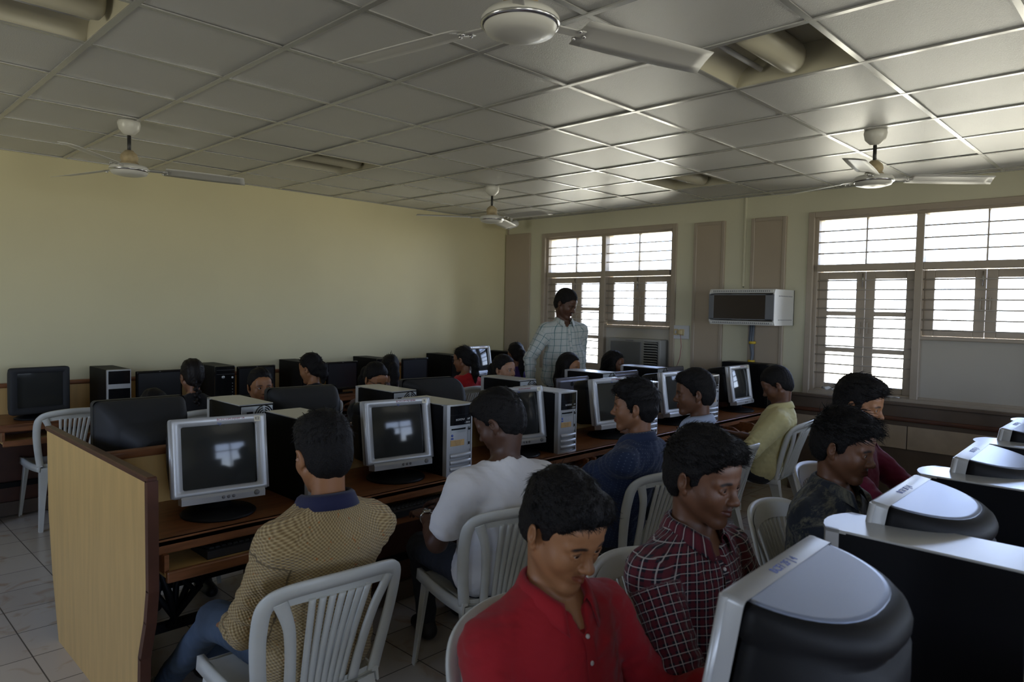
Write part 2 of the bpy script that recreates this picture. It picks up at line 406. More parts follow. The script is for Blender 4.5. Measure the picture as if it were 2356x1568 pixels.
b = MB(); b.box((WX-.006, 6.40, 2.25), (.012, .02, .9), M_trim); struct(b, 'trim_7')
b = MB(); b.box(((WB+WX)/2, WY-.006, .05), (WX-WB, .012, .1), M_dado); struct(b, 'baseboard_left')
for nm, (dy, dz) in (('paper_scrap', (2.30, .0)),):
    b = MB(); P = [[(WX-.02+.012*math.sin(i*1.3), 2.28+.02*i, .935+.018*abs(math.sin(j*1.4+i))+.005*j) for j in range(5)] for i in range(6)]
    b.grid(P, M_white); o = b.build('paper_scrap'); sol = o.modifiers.new('s', 'SOLIDIFY'); sol.thickness = .001
    tag(o, 'crumpled white paper scrap on the sill of the right-hand window', 'paper')
b = MB(); P = [[(WX-.03+.004*i, 1.74+.035*j, .925+.008*((i+j) % 2)) for j in range(8)] for i in range(5)]
b.grid(P, M_white); o = b.build('crumpled_wrapper'); o.modifiers.new('s', 'SOLIDIFY').thickness = .001
tag(o, 'flat crumpled wrapper on the sill below the tall shutters, above the maroon-shirted boy', 'wrapper')

# ---- window AC in the left window's board
ac = empty('window_air_conditioner', 'grey window air conditioner set into the board under the far left window', 'air conditioner', loc=(WX, 4.36, 1.02))
b = MB(); b.box((-.02, 0, .135), (.17, .68, .31), M_ac, .012, seg=2); b.build('housing', ac)
b = MB(); b.box((-.108, .10, .135), (.01, .40, .25), M_acg, .004)
for k in range(24): b.box((-.115, .10, .02+.0098*k), (.006, .39, .0035), M_acg)
b.build('intake_grille', ac)
b = MB(); b.box((-.107, -.225, .14), (.008, .17, .25), M_blk)
for k in range(9): b.box((-.116, -.225, .03+.0275*k), (.022, .165, .008), M_ac, M=Matrix.Rotation(.5, 4, 'Y'))
b.build('louvre', ac)
b = MB(); b.box((-.108, .05, .272), (.006, .1, .012), M_btn); b.build('badge', ac)
# ---- server rack on wall
rk = empty('wall_rack_cabinet', 'white wall-mounted network rack cabinet with smoked glass door between panels', 'cabinet', loc=(WX, 2.98, 1.505))
b = MB(); w2, h2, dp = .315, .325, .43
b.extr([(-dp, .03), (-dp+.02, 0), (0, 0), (0, h2), (-dp+.02, h2), (-dp, h2-.03)], 1, -w2, -w2+.012, M_rack); b.extr([(-dp, .03), (-dp+.02, 0), (0, 0), (0, h2), (-dp+.02, h2), (-dp, h2-.03)], 1, w2-.012, w2, M_rack)
b.box((-dp/2, 0, .006), (dp-.03, 2*w2-.02, .012), M_rack); b.box((-dp/2, 0, h2-.006), (dp-.03, 2*w2-.02, .012), M_rack); b.box((-.006, 0, h2/2), (.012, 2*w2, h2), M_rack)
b.box((-dp+.012, 0, h2-.022), (.02, 2*w2-.02, .028), M_rack, .004); b.box((-dp+.012, 0, .022), (.02, 2*w2-.02, .028), M_rack, .004)
for k in range(30): b.box((-dp-.0, .27-.0185*k, h2-.018), (.003, .006, .014), M_rackg); b.box((-dp-.0, .27-.0185*k, .018), (.003, .006, .014), M_rackg)
for zz in (.05, h2-.06):
    for k in range(10): b.box((-.06-.03*k, -w2-.001, zz), (.012, .003, .008), M_rackg)
b.build('cabinet_shell', rk)
b = MB(); b.box((-dp-.002, .29, h2/2), (.012, .05, h2-.09), M_rackg, .002); b.box((-dp-.002, -.275, h2/2), (.012, .08, h2-.09), M_rackg, .002)
b.box((-dp-.002, .0, h2-.05), (.012, .60, .008), M_rackg); b.box((-dp-.002, .0, .05), (.012, .60, .008), M_rackg); d = b.build('door', rk); b = MB(); b.box((-dp-.003, .015, h2/2), (.008, .50, h2-.09), mat('smoked_glass', (.03, .022, .022), .12)); b.build('glass', d)
b = MB()
for k in range(7):
    ph = k*.9; y0 = 2.98+.06+.018*math.cos(ph); x0 = WX-.05+.02*math.sin(ph)
    b.tube([(x0, y0, 1.52), (x0, y0+.01, 1.35), (WX-.05+.01*math.sin(ph), 3.03+.008*math.cos(ph), 1.22), (WX-.05+.008*math.sin(ph), 3.05+.012*math.cos(ph), 1.08), (WX-.06, 3.10+.02*math.cos(ph), .80)], .008, M_cable, 6)
bo = b.build('cable_bundle'); tag(bo, 'bundle of dark cables dropping from the rack cabinet down the panel', 'cable')
b = MB()
for z_, y_ in ((1.33, 3.035), (1.15, 3.04)): b.tube([(WX-.05, y_, z_-.012), (WX-.05, y_, z_+.012)], .033, M_yel, 10)
b.build('yellow_tape', bo)
# ---- switchboard
sb = empty('switch_board', 'white electrical switch board beside the far left window', 'switch board', loc=(WX, 3.85, 1.40))
b = MB(); b.box((-.008, 0, 0), (.016, .215, .14), M_sw, .003); b.build('plate', sb)
b = MB(); b.box((-.019, .04, 0), (.008, .05, .065), M_swc, .003); s1 = b.build('switch', sb); b = MB(); b.box((-.026, .04, 0), (.008, .02, .035), M_sw, .003, M=Matrix.Rotation(.15, 4, 'Y')); b.build('rocker', s1)
b = MB(); b.box((-.02, -.03, 0), (.01, .055, .065), M_swc, .003); b.build('socket', sb)
pl = MB(); pl.box((WX-.045, 3.82, 1.40), (.04, .045, .05), M_swc, .01, seg=2)
plo = pl.build('power_plug'); tag(plo, 'cream plug with a thin cord in the switch board', 'plug')
b = MB(); b.tube([(WX-.045, 3.82, 1.375), (WX-.04, 3.81, 1.25), (WX-.03, 3.83, 1.13), (WX-.03, 3.86, 1.05), (WX-.03, 3.85, .8)], .003, M_red, 5); b.build('cord', plo)
# window rod
b = MB(); b.tube([(WX-.05, 4.86, 1.475), (WX-.02, 4.60, 1.50), (WX+.0, 4.58, 1.50)], .004, M_met, 6); tag(b.build('window_stay'), 'thin metal window stay lying across the board top under the left window', 'rod')
# ---- CCTV bullet camera in the far corner
cc = empty('security_camera', 'small white security camera on the ceiling in the far corner', 'camera', loc=(6.12, 5.98, HC_))
b = MB(); b.lathe([(0, 0), (.045, 0), (.045, -.015), (.018, -.03), (.012, -.10), (.0, -.10)], M_rack, n=16); b.build('mount', cc)
b = MB(); MR = Matrix.Rotation(PI/2, 4, 'X') @ Matrix.Rotation(-.5, 4, 'Y')
b.lathe([(0, .09), (.04, .085), (.042, -.06), (.036, -.075), (0, -.075)], M_rack, c=(0, -.02, -.11), n=16, M=Matrix.Rotation(-1.9, 4, 'Y') @ Matrix.Identity(4)); b.build('camera_body', cc)
b = MB(); c0 = Vector((0, -.02, -.11)) + (Matrix.Rotation(-1.9, 4, 'Y') @ Vector((0, 0, .092))); b.lathe([(0, .006), (.02, .004), (.026, 0), (0, -.004)], M_gblk, c=c0, n=14, M=Matrix.Rotation(-1.9, 4, 'Y')); b.build('lens', cc)

# ---- ceiling light troughs
def light_fixture():
    r = empty('ceiling_light', cat='ceiling light', group=None)
    b = MB(); H = .14; n = 10
    for s in (-1, 1):   # two concave reflector wings running along X
        P = []
        for i in range(n+1):
            t = i/n*PI/2; P.append([(x, s*(.295-.22*(1-math.cos(t))), .002+H*math.sin(t)) for x in (-.295, .295)])
        b.grid(P, M_cream)
    b.box((0, 0, H+.004), (.59, .17, .006), M_cream)
    for s in (-1, 1): b.box((s*.2965, 0, H/2), (.005, .59, H), M_cream)
    b.build('reflector', r)
    b = MB(); ring = lambda x, k: [(x, .066*k*math.cos(a), .105+.075*k*math.sin(a)-.03) for a in [2*PI*j/20 for j in range(20)]]
    b.loft([ring(-.29, 1), ring(.235, 1), ring(.262, .93), ring(.276, .7), ring(.28, .3)], M_cream); b.build('lamp_shield', r)
    b = MB(); b.tube([(-.27, .16, .06), (.27, .16, .06)], .013, M_white, 10); b.build('lamp_tube', r)
    return r
lf = light_fixture()
LLAB = {(0, 0): 'recessed ceiling light at the top left corner, nearest the camera on the left', (4, -3): 'large recessed ceiling light right of the nearest fan', (4, 3): 'recessed ceiling light between the left fan and the far middle fan', (8, 0): 'small recessed ceiling light nearest the far window wall'}
for (a, c) in LIGHTS[:4]: place(lf, USED, (GX+.6*a+.3, GY+.6*c+.3, HC_), 0, LLAB[(a, c)], 'recessed ceiling lights')

# ---- ceiling fans
def fan():
    r = empty('ceiling_fan', cat='ceiling fan')
    b = MB(); b.lathe([(0, 0), (.062, -.002), (.066, -.02), (.058, -.055), (.03, -.085), (.016, -.09), (0, -.09)], M_fan, n=24); b.build('canopy', r)
    b = MB(); b.tube([(0, 0, -.08), (0, 0, -.21)], .011, M_rod, 10); b.build('down_rod', r)
    b = MB(); b.lathe([(0, -.18), (.022, -.182), (.045, -.205), (.052, -.23), (.045, -.252), (.05, -.255), (.062, -.27), (.064, -.28)], M_fany, n=24); b.build('upper_cover', r)
    b = MB(); b.lathe([(.05, -.265), (.10, -.278), (.112, -.292), (.112, -.305), (.106, -.313), (.104, -.316), (.098, -.328), (.06, -.338), (0, -.34)], M_fan, n=36); mo = b.build('motor', r)
    b = MB(); b.lathe([(.1125, -.302), (.1145, -.305), (.1145, -.309), (.107, -.314)], M_met, n=36); b.build('chrome_ring', mo)
    for k in range(3):
        a = k*2*PI/3; Rz = Matrix.Rotation(a, 4, 'Z'); b = MB()
        P = []
        for i in range(12):
            t = i/11; x = .20+.47*t; w = .060+.006*math.sin(t*PI)
            P.append([Rz @ Vector((x+(j/4)*.035*max(0, t-.6)/.4, (j/4-.5)*2*w, -.292-(j/4-.5)*2*w*.22+.004*math.sin(j/4*PI)-.006*t)) for j in range(5)])
        b.grid(P, M_blade); bo = b.build('blade', r); bo.modifiers.new('s', 'SOLIDIFY').thickness = .0025
        b = MB()
        b.box(tuple(Rz @ Vector((.155, 0, -.294))), (.12, .035, .005), M_blade, .002, M=Rz @ Matrix.Rotation(-.2, 4, 'X'))
        for dx, dy in ((.19, .02), (.19, -.02), (.215, 0)):
            b.lathe([(0, -.008), (.006, -.006), (.006, .0)], M_met, c=tuple(Rz @ Vector((dx, dy, -.297-dy*.2))), n=8)
        b.build('blade_bracket', bo)
    return r
fn = fan()
for (x, y, th, lab) in ((1.497, 4.797, 108, 'white ceiling fan in front of the yellow wall, aged brown motor cover'), (4.534, 4.685, 29, 'smallest ceiling fan, farthest away near the room corner'),
                        (4.614, 1.435, 69, 'ceiling fan above the right-hand window with shiny lit blades'), (1.475, 1.42, 101, 'nearest ceiling fan, cut by the top edge of the picture')):
    o = place(fn, USED, (x, y, HC_), math.radians(th), lab, 'ceiling fans')

# ================================================================== DESKS
DZ = .75
def desk_top(b, x0, x1, yf, yb, m=M_wood):
    b.box(((x0+x1)/2, (yf+yb)/2, DZ-.012), (x1-x0, abs(yb-yf), .024), m, .003)
    s = 1 if yb > yf else -1
    b.box(((x0+x1)/2, yf+s*.012, DZ-.027), (x1-x0, .024, .054), m, .006, seg=2)
def long_desk(label, x0, x1, yf, yb, bays, group, tray=True, rail=None, endp=None, open_bays=()):
    """yf = front (user) edge, yb = back edge"""
    s = 1 if yb > yf else -1
    r = empty('computer_desk', label, 'desk', group, loc=(0, 0, 0))
    b = MB(); desk_top(b, x0, x1, yf, yb); b.build('desk_top', r)
    for i, (a, c) in enumerate(bays):
        m = (a+c)/2; w = c-a-.06
        if tray:
            yt = yf-s*.035
            b = MB(); b.box((m, yt+s*.16, .628), (w, .32, .016), M_tan, .002)
            b.box((m, yt-s*.006, .624), (w, .022, .042), M_wood, .006, seg=2)
            b.box((m-w/2+.008, yt+s*.16, .665), (.016, .30, .07), M_wood); b.box((m+w/2-.008, yt+s*.16, .665), (.016, .30, .07), M_wood)
            b.build('keyboard_tray', r)
    # vertical divisions
    for x in sorted({p for ab in bays for p in ab}):
        if x < x0+.02 or x > x1-.02: pass
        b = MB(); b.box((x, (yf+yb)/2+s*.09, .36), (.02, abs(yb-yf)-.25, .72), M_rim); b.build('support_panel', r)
    # closed modesty panel, open in the first bay
    for i, (a, c) in enumerate(bays):
        if i in open_bays: continue
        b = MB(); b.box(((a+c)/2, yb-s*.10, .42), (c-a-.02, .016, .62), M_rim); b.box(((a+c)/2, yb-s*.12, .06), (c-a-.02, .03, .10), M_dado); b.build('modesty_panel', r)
    b = MB(); b.box(((x0+x1)/2, yf+s*.42, .24), (x1-x0-.02, .03, .04), M_blk, .003); b.build('foot_rail', r)
    if rail:
        yr, z = rail[:2]
        dv = empty('desk_divider', rail[2], 'divider', 'low desk dividers')
        b = MB(); b.box(((x0+x1)/2, yr, (z+.60)/2), (x1-x0, .03, z-.60), M_tan); b.build('divider_panel', dv)
        b = MB(); b.box(((x0+x1)/2, yr, z), (x1-x0, .055, .035), M_wood, .012, seg=3); b.build('rail', dv)
    return r
NB = [(.90, 1.75), (1.75, 2.60), (2.60, 3.45), (3.45, 4.30), (4.30, 5.15), (5.15, 6.0)]
d1 = long_desk('long brown desk of the middle row carrying the silver monitors that face us', .89, 6.42, 2.66, 3.185, NB, 'rows of computer desks', rail=(3.205, .975, 'low tan divider with brown rounded rail running down the centre of the middle row'), open_bays=(0,))
# shaped end panel with dark edging
b = MB()
prof = [(2.60, .99), (2.595, .60), (2.62, .48), (2.68, .33), (2.70, .0), (3.80, 0), (3.90, .30), (3.96, .60), (3.97, .99)]
b.extr(prof, 0, .862, .886, M_tan); ep = b.build('end_panel'); tag(ep, 'tall tan end panel with dark brown edging closing the middle row at left', 'panel')
b = MB()
for (p, q) in zip(prof[:5], prof[1:5]): 
    b.box((.874, (p[0]+q[0])/2-.004, (p[1]+q[1])/2), (.036, .028, math.dist(p, q)+.004), M_rim, M=Matrix.Rotation(math.atan2(-(q[0]-p[0]), (q[1]-p[1])) , 4, 'X'))
b.box((.874, 3.285, .995), (.036, 1.39, .022), M_rim, .004)
b.build('edging', ep)
d2 = long_desk('long brown desk backing onto the middle row, its users facing the camera', .89, 6.0, 3.96, 3.23, NB, 'rows of computer desks', open_bays=(0,))
d0 = long_desk('long brown desk along the yellow wall with black computers on it', .95, 6.42, 5.84, 6.39, [(.97, 2.0), (2.0, 3.1), (3.1, 4.2), (4.2, 5.2), (5.2, 6.38)], 'rows of computer desks', rail=(6.413, .965, 'low tan divider with brown rail against the yellow wall'))
d3 = long_desk('long brown desk at lower right carrying monitors and towers seen from behind', .80, 6.0, .64, -.06, NB, 'rows of computer desks', rail=(-.10, .975, 'low tan divider with brown rail behind the right row, nearest the camera'))
# mouse shelf box seen in the last bay
b = MB(); b.box((5.32, 2.66, .625), (.32, .34, .014), M_wood, .002)
for sx_ in (-.16, .16):
    b.extr([(2.49, .632), (2.49, .68), (2.56, .715), (2.83, .715), (2.83, .632)], 0, 5.32+sx_-.008, 5.32+sx_+.008, M_wood)
b.build('mouse_shelf', d1)
b = MB()
for k in range(9):
    a = k*2.39; rr = .045+.05*((k*37) % 10)/10
    b.tube([(1.12+rr*math.cos(a)*.3, 3.0, .62), (1.12+rr*math.cos(a), 3.0+.05*math.sin(a), .52), (1.13+rr*1.3*math.cos(a+.8), 3.0+.05*math.sin(a+1), .42), (1.10, 3.01, .30), (1.09+.01*math.cos(a), 3.03, .26)], .013, M_blk, 6)
tag(b.build('cable_bundle'), 'bunch of black cables hanging under the first bay of the middle desk', 'cable')

# ================================================================== COMPUTERS
def rrect(w, h, r, n=5, y=0, z0=0, bow=0):
    """rounded rect ring in XZ plane at depth y (bottom at z0)"""
    pts = []
    for (cx, cz, a0) in ((w/2-r, z0+h-r, 0), (-w/2+r, z0+h-r, PI/2), (-w/2+r, z0+r, PI), (w/2-r, z0+r, 1.5*PI)):
        for i in range(n+1):
            a = a0+PI/2*i/n; pts.append(Vector((cx+r*math.cos(a), y, cz+r*math.sin(a))))
    return pts
def frame(b, w, h, z0, iw, ih, iz0, y0, y1, m, r=.012, dip=.012):
    """bezel ring with rounded outer edges and an opening sloping inwards"""
    n = 5
    rings = [rrect(w, h, r, n, y1, z0), rrect(w, h, r, n, y0+.008, z0), rrect(w-.008, h-.008, r, n, y0+.002, z0+.004), rrect(w-.02, h-.02, r, n, y0, z0+.01),
             rrect(iw+.006, ih+.006, .010, n, y0, iz0-.003), rrect(iw, ih, .008, n, y0+dip, iz0)]
    b.loft(rings, m, (False, False))
def dshape(w, d, z, n=22, y0=.05, p=2.3, q=1.9):
    pts = []
    for i in range(n+1):
        a = PI*i/n; c, s = math.cos(a), math.sin(a)
        pts.append(Vector((w/2*math.copysign(abs(c)**(2/p), c), y0+d*abs(s)**(2/q), z)))
    return pts
def crt_hp(cw=.375, ch=.345, zo=.032, pd=.272):
    """silver-front CRT, screen faces -Y, origin at base centre; body in black with a silver top shell tinted by painted sky reflection"""
    r = empty('crt_monitor', cat='monitor')
    b = MB(); b.lathe([(0, 0), (.145, 0), (.148, .006), (.138, .014), (.07, .026), (.06, .03), (0, .03)], M_blk, n=36, c=(0, .07, 0)); b.build('base', r)
    b = MB(); b.loft([[Vector((.07*k*math.cos(a), .09+.08*k*math.sin(a), z)) for a in [2*PI*j/16 for j in range(16)]] for k, z in ((.8, .02), (.75, .05), (1.0, .075))], M_blk); b.build('neck', r)
    h = empty('monitor_head_pivot')  # replaced below by the bezel mesh as parent
    bpy.data.objects.remove(h)
    T = Matrix.Translation((0, .10, zo)) @ Matrix.Rotation(math.radians(-9), 4, 'X') @ Matrix.Translation((0, -.10, 0))
    z0 = .045
    b = MB(); frame(b, cw, ch-.03, z0, cw-.085, ch-.095, z0+.03, 0, .045, M_sil, .010, .016)
    # side flutes
    for s in (-1, 1): b.tube([(s*(cw/2-.004), .010, z0+.004), (s*(cw/2-.004), .010, z0+ch-.034)], .0085, M_sil, 10)
    bz = b.build('bezel', r, M=T)
    b = MB(); P = []; iw, ih = cw-.083, ch-.093
    for i in range(11):
        P.append([(-iw/2+iw*j/10, .011+.012*((j/5-1)**2*.5+(i/5-1)**2*.5), z0+.029+ih*i/10) for j in range(11)])
    b.grid(P, M_screen); b.build('screen', r, M=T)
    b = MB(); b.extr([(-.012, z0-.028), (-.016, z0-.005), (-.010, z0+.006), (.05, z0+.006), (.05, z0-.028)], 0, -cw/2+.03, cw/2-.02, M_sil)
    cb = b.build('control_bar', r, M=T)
    b = MB()
    for k in range(3): b.lathe([(0, -.004), (.006, -.003), (.007, 0)], M_btn, c=(-.02+.02*k+.02, -.015, z0-.012), n=12, M=Matrix.Rotation(-PI/2, 4, 'X') @ Matrix.Identity(4))
    b.build('buttons', cb)
    b = MB(); b.lathe([(0, -.006), (.010, -.005), (.011, 0)], M_btn, c=(cw/2-.055, -.015, z0-.010), n=16, M=Matrix.Rotation(-PI/2, 4, 'X')); b.build('power_button', cb)
    # body
    b = MB(); zt = z0+ch-.032
    ring = lambda w, d, z, y0=.05: dshape(w, d, z, y0=y0, p=3.0, q=2.1)
    q = lambda w, d, z: dshape(w, d, z, y0=.043, p=2.5, q=1.95)
    b.loft([ring(cw-.10, pd+.03, z0+.01), ring(cw-.02, pd+.05, z0+.03), ring(cw-.004, pd+.055, z0+.12), ring(cw-.004, pd+.05, zt-.13), ring(cw-.006, pd+.04, zt-.075), ring(cw-.010, pd+.026, zt-.066), ring(cw-.010, pd+.026, zt-.060),
            q(cw-.004, pd+.040, zt-.054), q(cw-.003, pd+.045, zt-.042), q(cw-.004, pd+.044, zt-.028), q(cw-.008, pd+.034, zt-.013), q(cw-.018, pd+.018, zt-.004), q(cw-.030, pd+.004, zt-.0005)], M_blk)
    bd = b.build('rear_shell', r, M=T)
    b = MB(); b.loft([q(cw-.028, pd+.006, zt-.0016), q(cw-.034, pd, zt+.0008), q(cw-.05, pd-.008, zt+.0016)], M_top); b.build('top_shell', r, M=T)
    b = MB()
    for k in range(10): b.box((0, pd+.088+.004*k, z0+.10), (.16-.006*k, .002, .13), M_blk2)
    b.build('vents', bd)
    text_obj('hp', .016, M_blue, r, T @ face_M((0, -.0006, zt-.028), (1, 0, 0), (0, 0, 1)), 'logo')
    return r, T, zt, z0
def crt_mark(r, T, zt, txt, sticker, m=M_red, cw=.375):
    text_obj(txt, .013, m, r, T @ face_M((.045, -.0006, zt-.012), (1, 0, 0), (0, 0, 1)), 'handwritten_marking')
    if sticker:
        b = MB(); b.box((cw/2-.035, -.0008, zt-.018), (.026, .001, .024), M_sticker); st = b.build('sticker', r, M=T)
        text_obj(sticker, .017, M_ink, st, face_M((cw/2-.035, -.0017, zt-.018), (1, 0, 0), (0, 0, 1)), 'letter')
def crt_black(w=.41, h=.36):
    """grey-black CRT with stepped tapering rear, screen faces -Y"""
    r = empty('crt_monitor', cat='monitor')
    b = MB(); b.lathe([(0, 0), (.13, 0), (.132, .008), (.11, .018), (.05, .03), (0, .03)], M_blk, n=28, c=(0, .12, 0)); b.build('base', r)
    b = MB(); b.lathe([(.05, .02), (.05, .05), (.09, .07)], M_blk, n=16, c=(0, .13, 0)); b.build('neck', r)
    z0 = .045; b = MB(); frame(b, w, h, z0, w-.09, h-.09, z0+.05, 0, .05, M_blk2, .02, .012); b.build('bezel', r)
    b = MB(); iw, ih = w-.088, h-.088; b.grid([[(-iw/2+iw*j/8, .008+.008*((j/4-1)**2+(i/4-1)**2)*.5, z0+.049+ih*i/8) for j in range(9)] for i in range(9)], M_screen); b.build('screen', r)
    b = MB(); b.loft([rrect(w-.002, h-.002, .03, 5, .05, z0+.001), rrect(w-.01, h-.01, .035, 5, .075, z0+.005), rrect(w-.06, h-.055, .04, 5, .16, z0+.01), rrect(w-.12, h-.10, .045, 5, .21, z0+.012), 
                     rrect(w-.14, h-.11, .045, 5, .215, z0+.012), rrect(w-.18, h-.15, .05, 5, .35, z0+.02), rrect(w-.22, h-.19, .05, 5, .375, z0+.035)], M_blk2); sh_ = b.build('rear_shell', r)
    b = MB()
    for k in range(14):
        y = .225+.0085*k; b.box((0, y, z0+h-.118-.0022*k), (w-.22-.004*k, .003, .004), M_blk)
    b.build('vents', sh_); return r
def crt_ribbed(w=.40, h=.355):
    r = empty('crt_monitor', cat='monitor')
    b = MB(); b.lathe([(0, 0), (.13, 0), (.132, .008), (.11, .018), (.05, .03), (0, .03)], M_blk, n=28, c=(0, .12, 0)); b.build('base', r)
    z0 = .05; b = MB(); frame(b, w, h, z0, w-.09, h-.09, z0+.05, 0, .05, M_blk2, .016, .012); b.build('bezel', r)
    b = MB(); b.box((0, .02, z0+h/2), (w-.088, .01, h-.088), M_screen); b.build('screen', r)
    rings = []
    for k in range(54):
        t = k/53; y = .05+.31*t; sc = (1-t**2.2*.62); wob = .0035*(k % 2)
        rings.append(rrect((w-.01)*sc-wob, (h-.01)*(1-t**2*.5)-wob, .03, 5, y, z0+.006+.02*t))
    b = MB(); b.loft(rings, M_blk2, (False, True)); b.build('ribbed_rear_shell', r); return r
def tower_hp(arc=.012, front_text=('BCF/CPU/     HP', '14 - 2010'), rear=True):
    """mini tower, front faces -Y, base z=0, x centre, y from 0 (front) to .40"""
    r = empty('tower_computer', cat='computer')
    w, h, d = .175, .37, .39
    b = MB(); b.box((0, .03+(d-.03)/2, h/2-.003), (w, d-.03, h-.006), M_side, .002); b.build('case', r)
    b = MB(); b.box((0, .045+(d-.05)/2, h-.003), (w+.002, d-.05, .006), M_ctop, .002); b.build('top_cover', r)
    # front bezel: frame with bowed face
    def bow(x): return -arc*(1-(x/(w/2))**2)
    def slab(b, x0, x1, z0, z1, ya, m, n=6, th=.03):
        xs = [x0+(x1-x0)*i/n for i in range(n+1)]
        ring = lambda z: [Vector((x, bow(x)+ya, z)) for x in xs] + [Vector((x, (.047 if th > .04 else bow(x)+ya+th), z)) for x in reversed(xs)]
        b.loft([ring(z0), ring(z1)], m, smooth=False)
    b = MB(); slab(b, -w/2, -w/2+.018, 0, h, .002, M_sil); slab(b, w/2-.010, w/2, 0, h, .002, M_sil); slab(b, -w/2, w/2, h-.008, h, .002, M_ctop, th=.045); slab(b, -w/2, w/2, 0, .008, .002, M_sil)
    slab(b, -w/2+.018, w/2-.010, .008, h-.008, .012, M_sil, th=.02); b.build('front_bezel', r)
    b = MB(); slab(b, -w/2+.019, w/2-.011, .262, h-.009, .004, M_gblk); dr = b.build('drive_bay_panel', r)
    b = MB(); slab(b, -w/2+.02, w/2-.012, .315, .3155, .0032, M_blk2, th=.002); slab(b, -w/2+.02, w/2-.012, .285, .2855, .0032, M_blk2, th=.002); b.build('drive_seams', dr)
    b = MB(); slab(b, -w/2+.020, w/2-.011, .128, .258, .006, M_sil); mp_ = b.build('middle_panel', r)
    b = MB(); slab(b, -w/2+.026, w/2-.052, .222, .25, .0045, M_zinc, th=.003); slab(b, -w/2+.028, w/2-.054, .238, .246, .0035, M_gblk, th=.003); b.build('floppy_drive', mp_)
    b = MB(); slab(b, w/2-.036, w/2-.016, .15, .252, .004, M_zinc, n=2, th=.003); b.lathe([(0, -.004), (.008, -.003), (.009, 0)], M_gblk, c=(w/2-.026, .004+bow(w/2-.026), .238), n=14, M=Matrix.Rotation(-PI/2, 4, 'X'))
    slab(b, w/2-.032, w/2-.02, .154, .168, .0025, M_gblk, n=1, th=.002); b.build('port_strip', mp_)
    b = MB(); slab(b, -w/2+.024, w/2-.062, .155, .186, .0048, M_orange, n=3, th=.002); lb = b.build('asset_label', mp_)
    for k in range(4): text_obj('aaaa aa aaaaa aaa'[:16-k*2].replace('a', '-'), .010, M_ink, lb, face_M((-.018, .0042+bow(0)-.0, .181-.0068*k), (1, 0, 0), (0, 0, 1)), 'print_line')
    b = MB()
    b.lathe([(0, -.001), (.007, -.001), (.007, .001)], M_blue, c=(-w/2+.034, .0048+bow(.06), .21), n=12, M=Matrix.Rotation(-PI/2, 4, 'X')); b.box((-w/2+.034, .0042+bow(.06), .194), (.016, .001, .008), M_blue); b.build('logo_sticker', mp_)
    for k in range(3):
        z = .022+.034*k; P = []
        for i in range(7):
            a = PI*i/6; P.append([(x, bow(x)+.010-.012*math.sin(a), z+.013-.013*math.cos(a)) for x in [-w/2+.02+(w-.032)*j/6 for j in range(7)]])
        b = MB(); b.grid(P, M_sil); b.build('vent_rib', r)
    if front_text:
        text_obj(front_text[0], .014, M_white, r, face_M((.012, .003-arc, .29), (1, 0, 0), (0, 0, 1)), 'handwritten_marking')
        text_obj(front_text[1], .014, M_white, r, face_M((.035, .003-arc*.8, .272), (1, 0, 0), (0, 0, 1)), 'handwritten_marking')
    # rear
    b = MB(); b.box((0, d+.001, h/2), (w-.012, .004, h-.02), M_zinc, .002); rp_ = b.build('rear_panel', r)
    b = MB()
    for k in range(4):
        rr = .012+.011*k
        for q in range(4):
            a0 = q*PI/2+.18; pts = [(-.035+rr*math.cos(a0+t*(PI/2-.36)), d+.004, .315+rr*math.sin(a0+t*(PI/2-.36))) for t in [i/6 for i in range(7)]]
            b.tube(pts, .0032, M_gblk, 5)
    b.build('fan_grille', rp_)
    b = MB(); b.box((.04, d+.006, .322), (.03, .006, .024), M_gblk); b.box((.04, d+.006, .29), (.03, .006, .02), M_gblk); b.box((0, d+.006, .16), (.10, .006, .13), M_btn)
    b.build('ports', rp_)
    b = MB(); b.tube([(.04, d+.006, .30), (.04, d+.05, .30), (.03, d+.075, .26), (.02, d+.05, .15), (.02, d+.03, .0)], .009, M_blk, 6); b.build('power_cable', rp_)
    return r
def tower_black(w=.17, h=.335, d=.42):
    r = empty('tower_computer', cat='computer')
    b = MB(); b.box((0, .02+d/2, h/2), (w, d, h), M_side, .003); b.build('case', r)
    b = MB(); b.box((0, .012, h/2), (w, .03, h), M_gblk, .008, seg=2); f = b.build('front_bezel', r)
    b = MB(); b.box((0, -.004, h-.035), (w-.02, .004, .001), M_btn); b.box((0, -.004, h-.07), (w-.02, .004, .001), M_btn)
    b.build('drive_seams', f)
    b = MB(); b.lathe([(0, -.003), (.012, -.002), (.014, 0)], M_zinc, c=(-.02, -.003, h-.095), n=14, M=Matrix.Rotation(-PI/2, 4, 'X')); b.build('power_button', f)
    b = MB(); b.lathe([(0, -.003), (.008, -.002), (.009, 0)], M_white, c=(.06, -.003, h-.10), n=12, M=Matrix.Rotation(-PI/2, 4, 'X')); b.build('round_sticker', f)
    b = MB()
    for k in range(5): b.box((.06, -.004, h-.15-.025*k), (.006, .003, .006), M_zinc)
    b.build('ports', f); return r
def tower_silver_black(w=.17, h=.345, d=.42):
    r = empty('tower_computer', cat='computer')
    b = MB(); b.box((0, .02+d/2, h/2), (w, d, h), M_side, .003); b.build('case', r)
    b = MB(); b.box((0, .012, h/2), (w, .03, h), M_sil, .008, seg=2); f = b.build('front_bezel', r)
    b = MB(); b.box((0, -.004, h-.06), (w-.018, .004, .10), M_gblk, .002); b.build('drive_door', f)
    b = MB(); b.box((0, -.004, .10), (w-.018, .004, .20), M_gblk, .002); b.build('lower_panel', f); return r
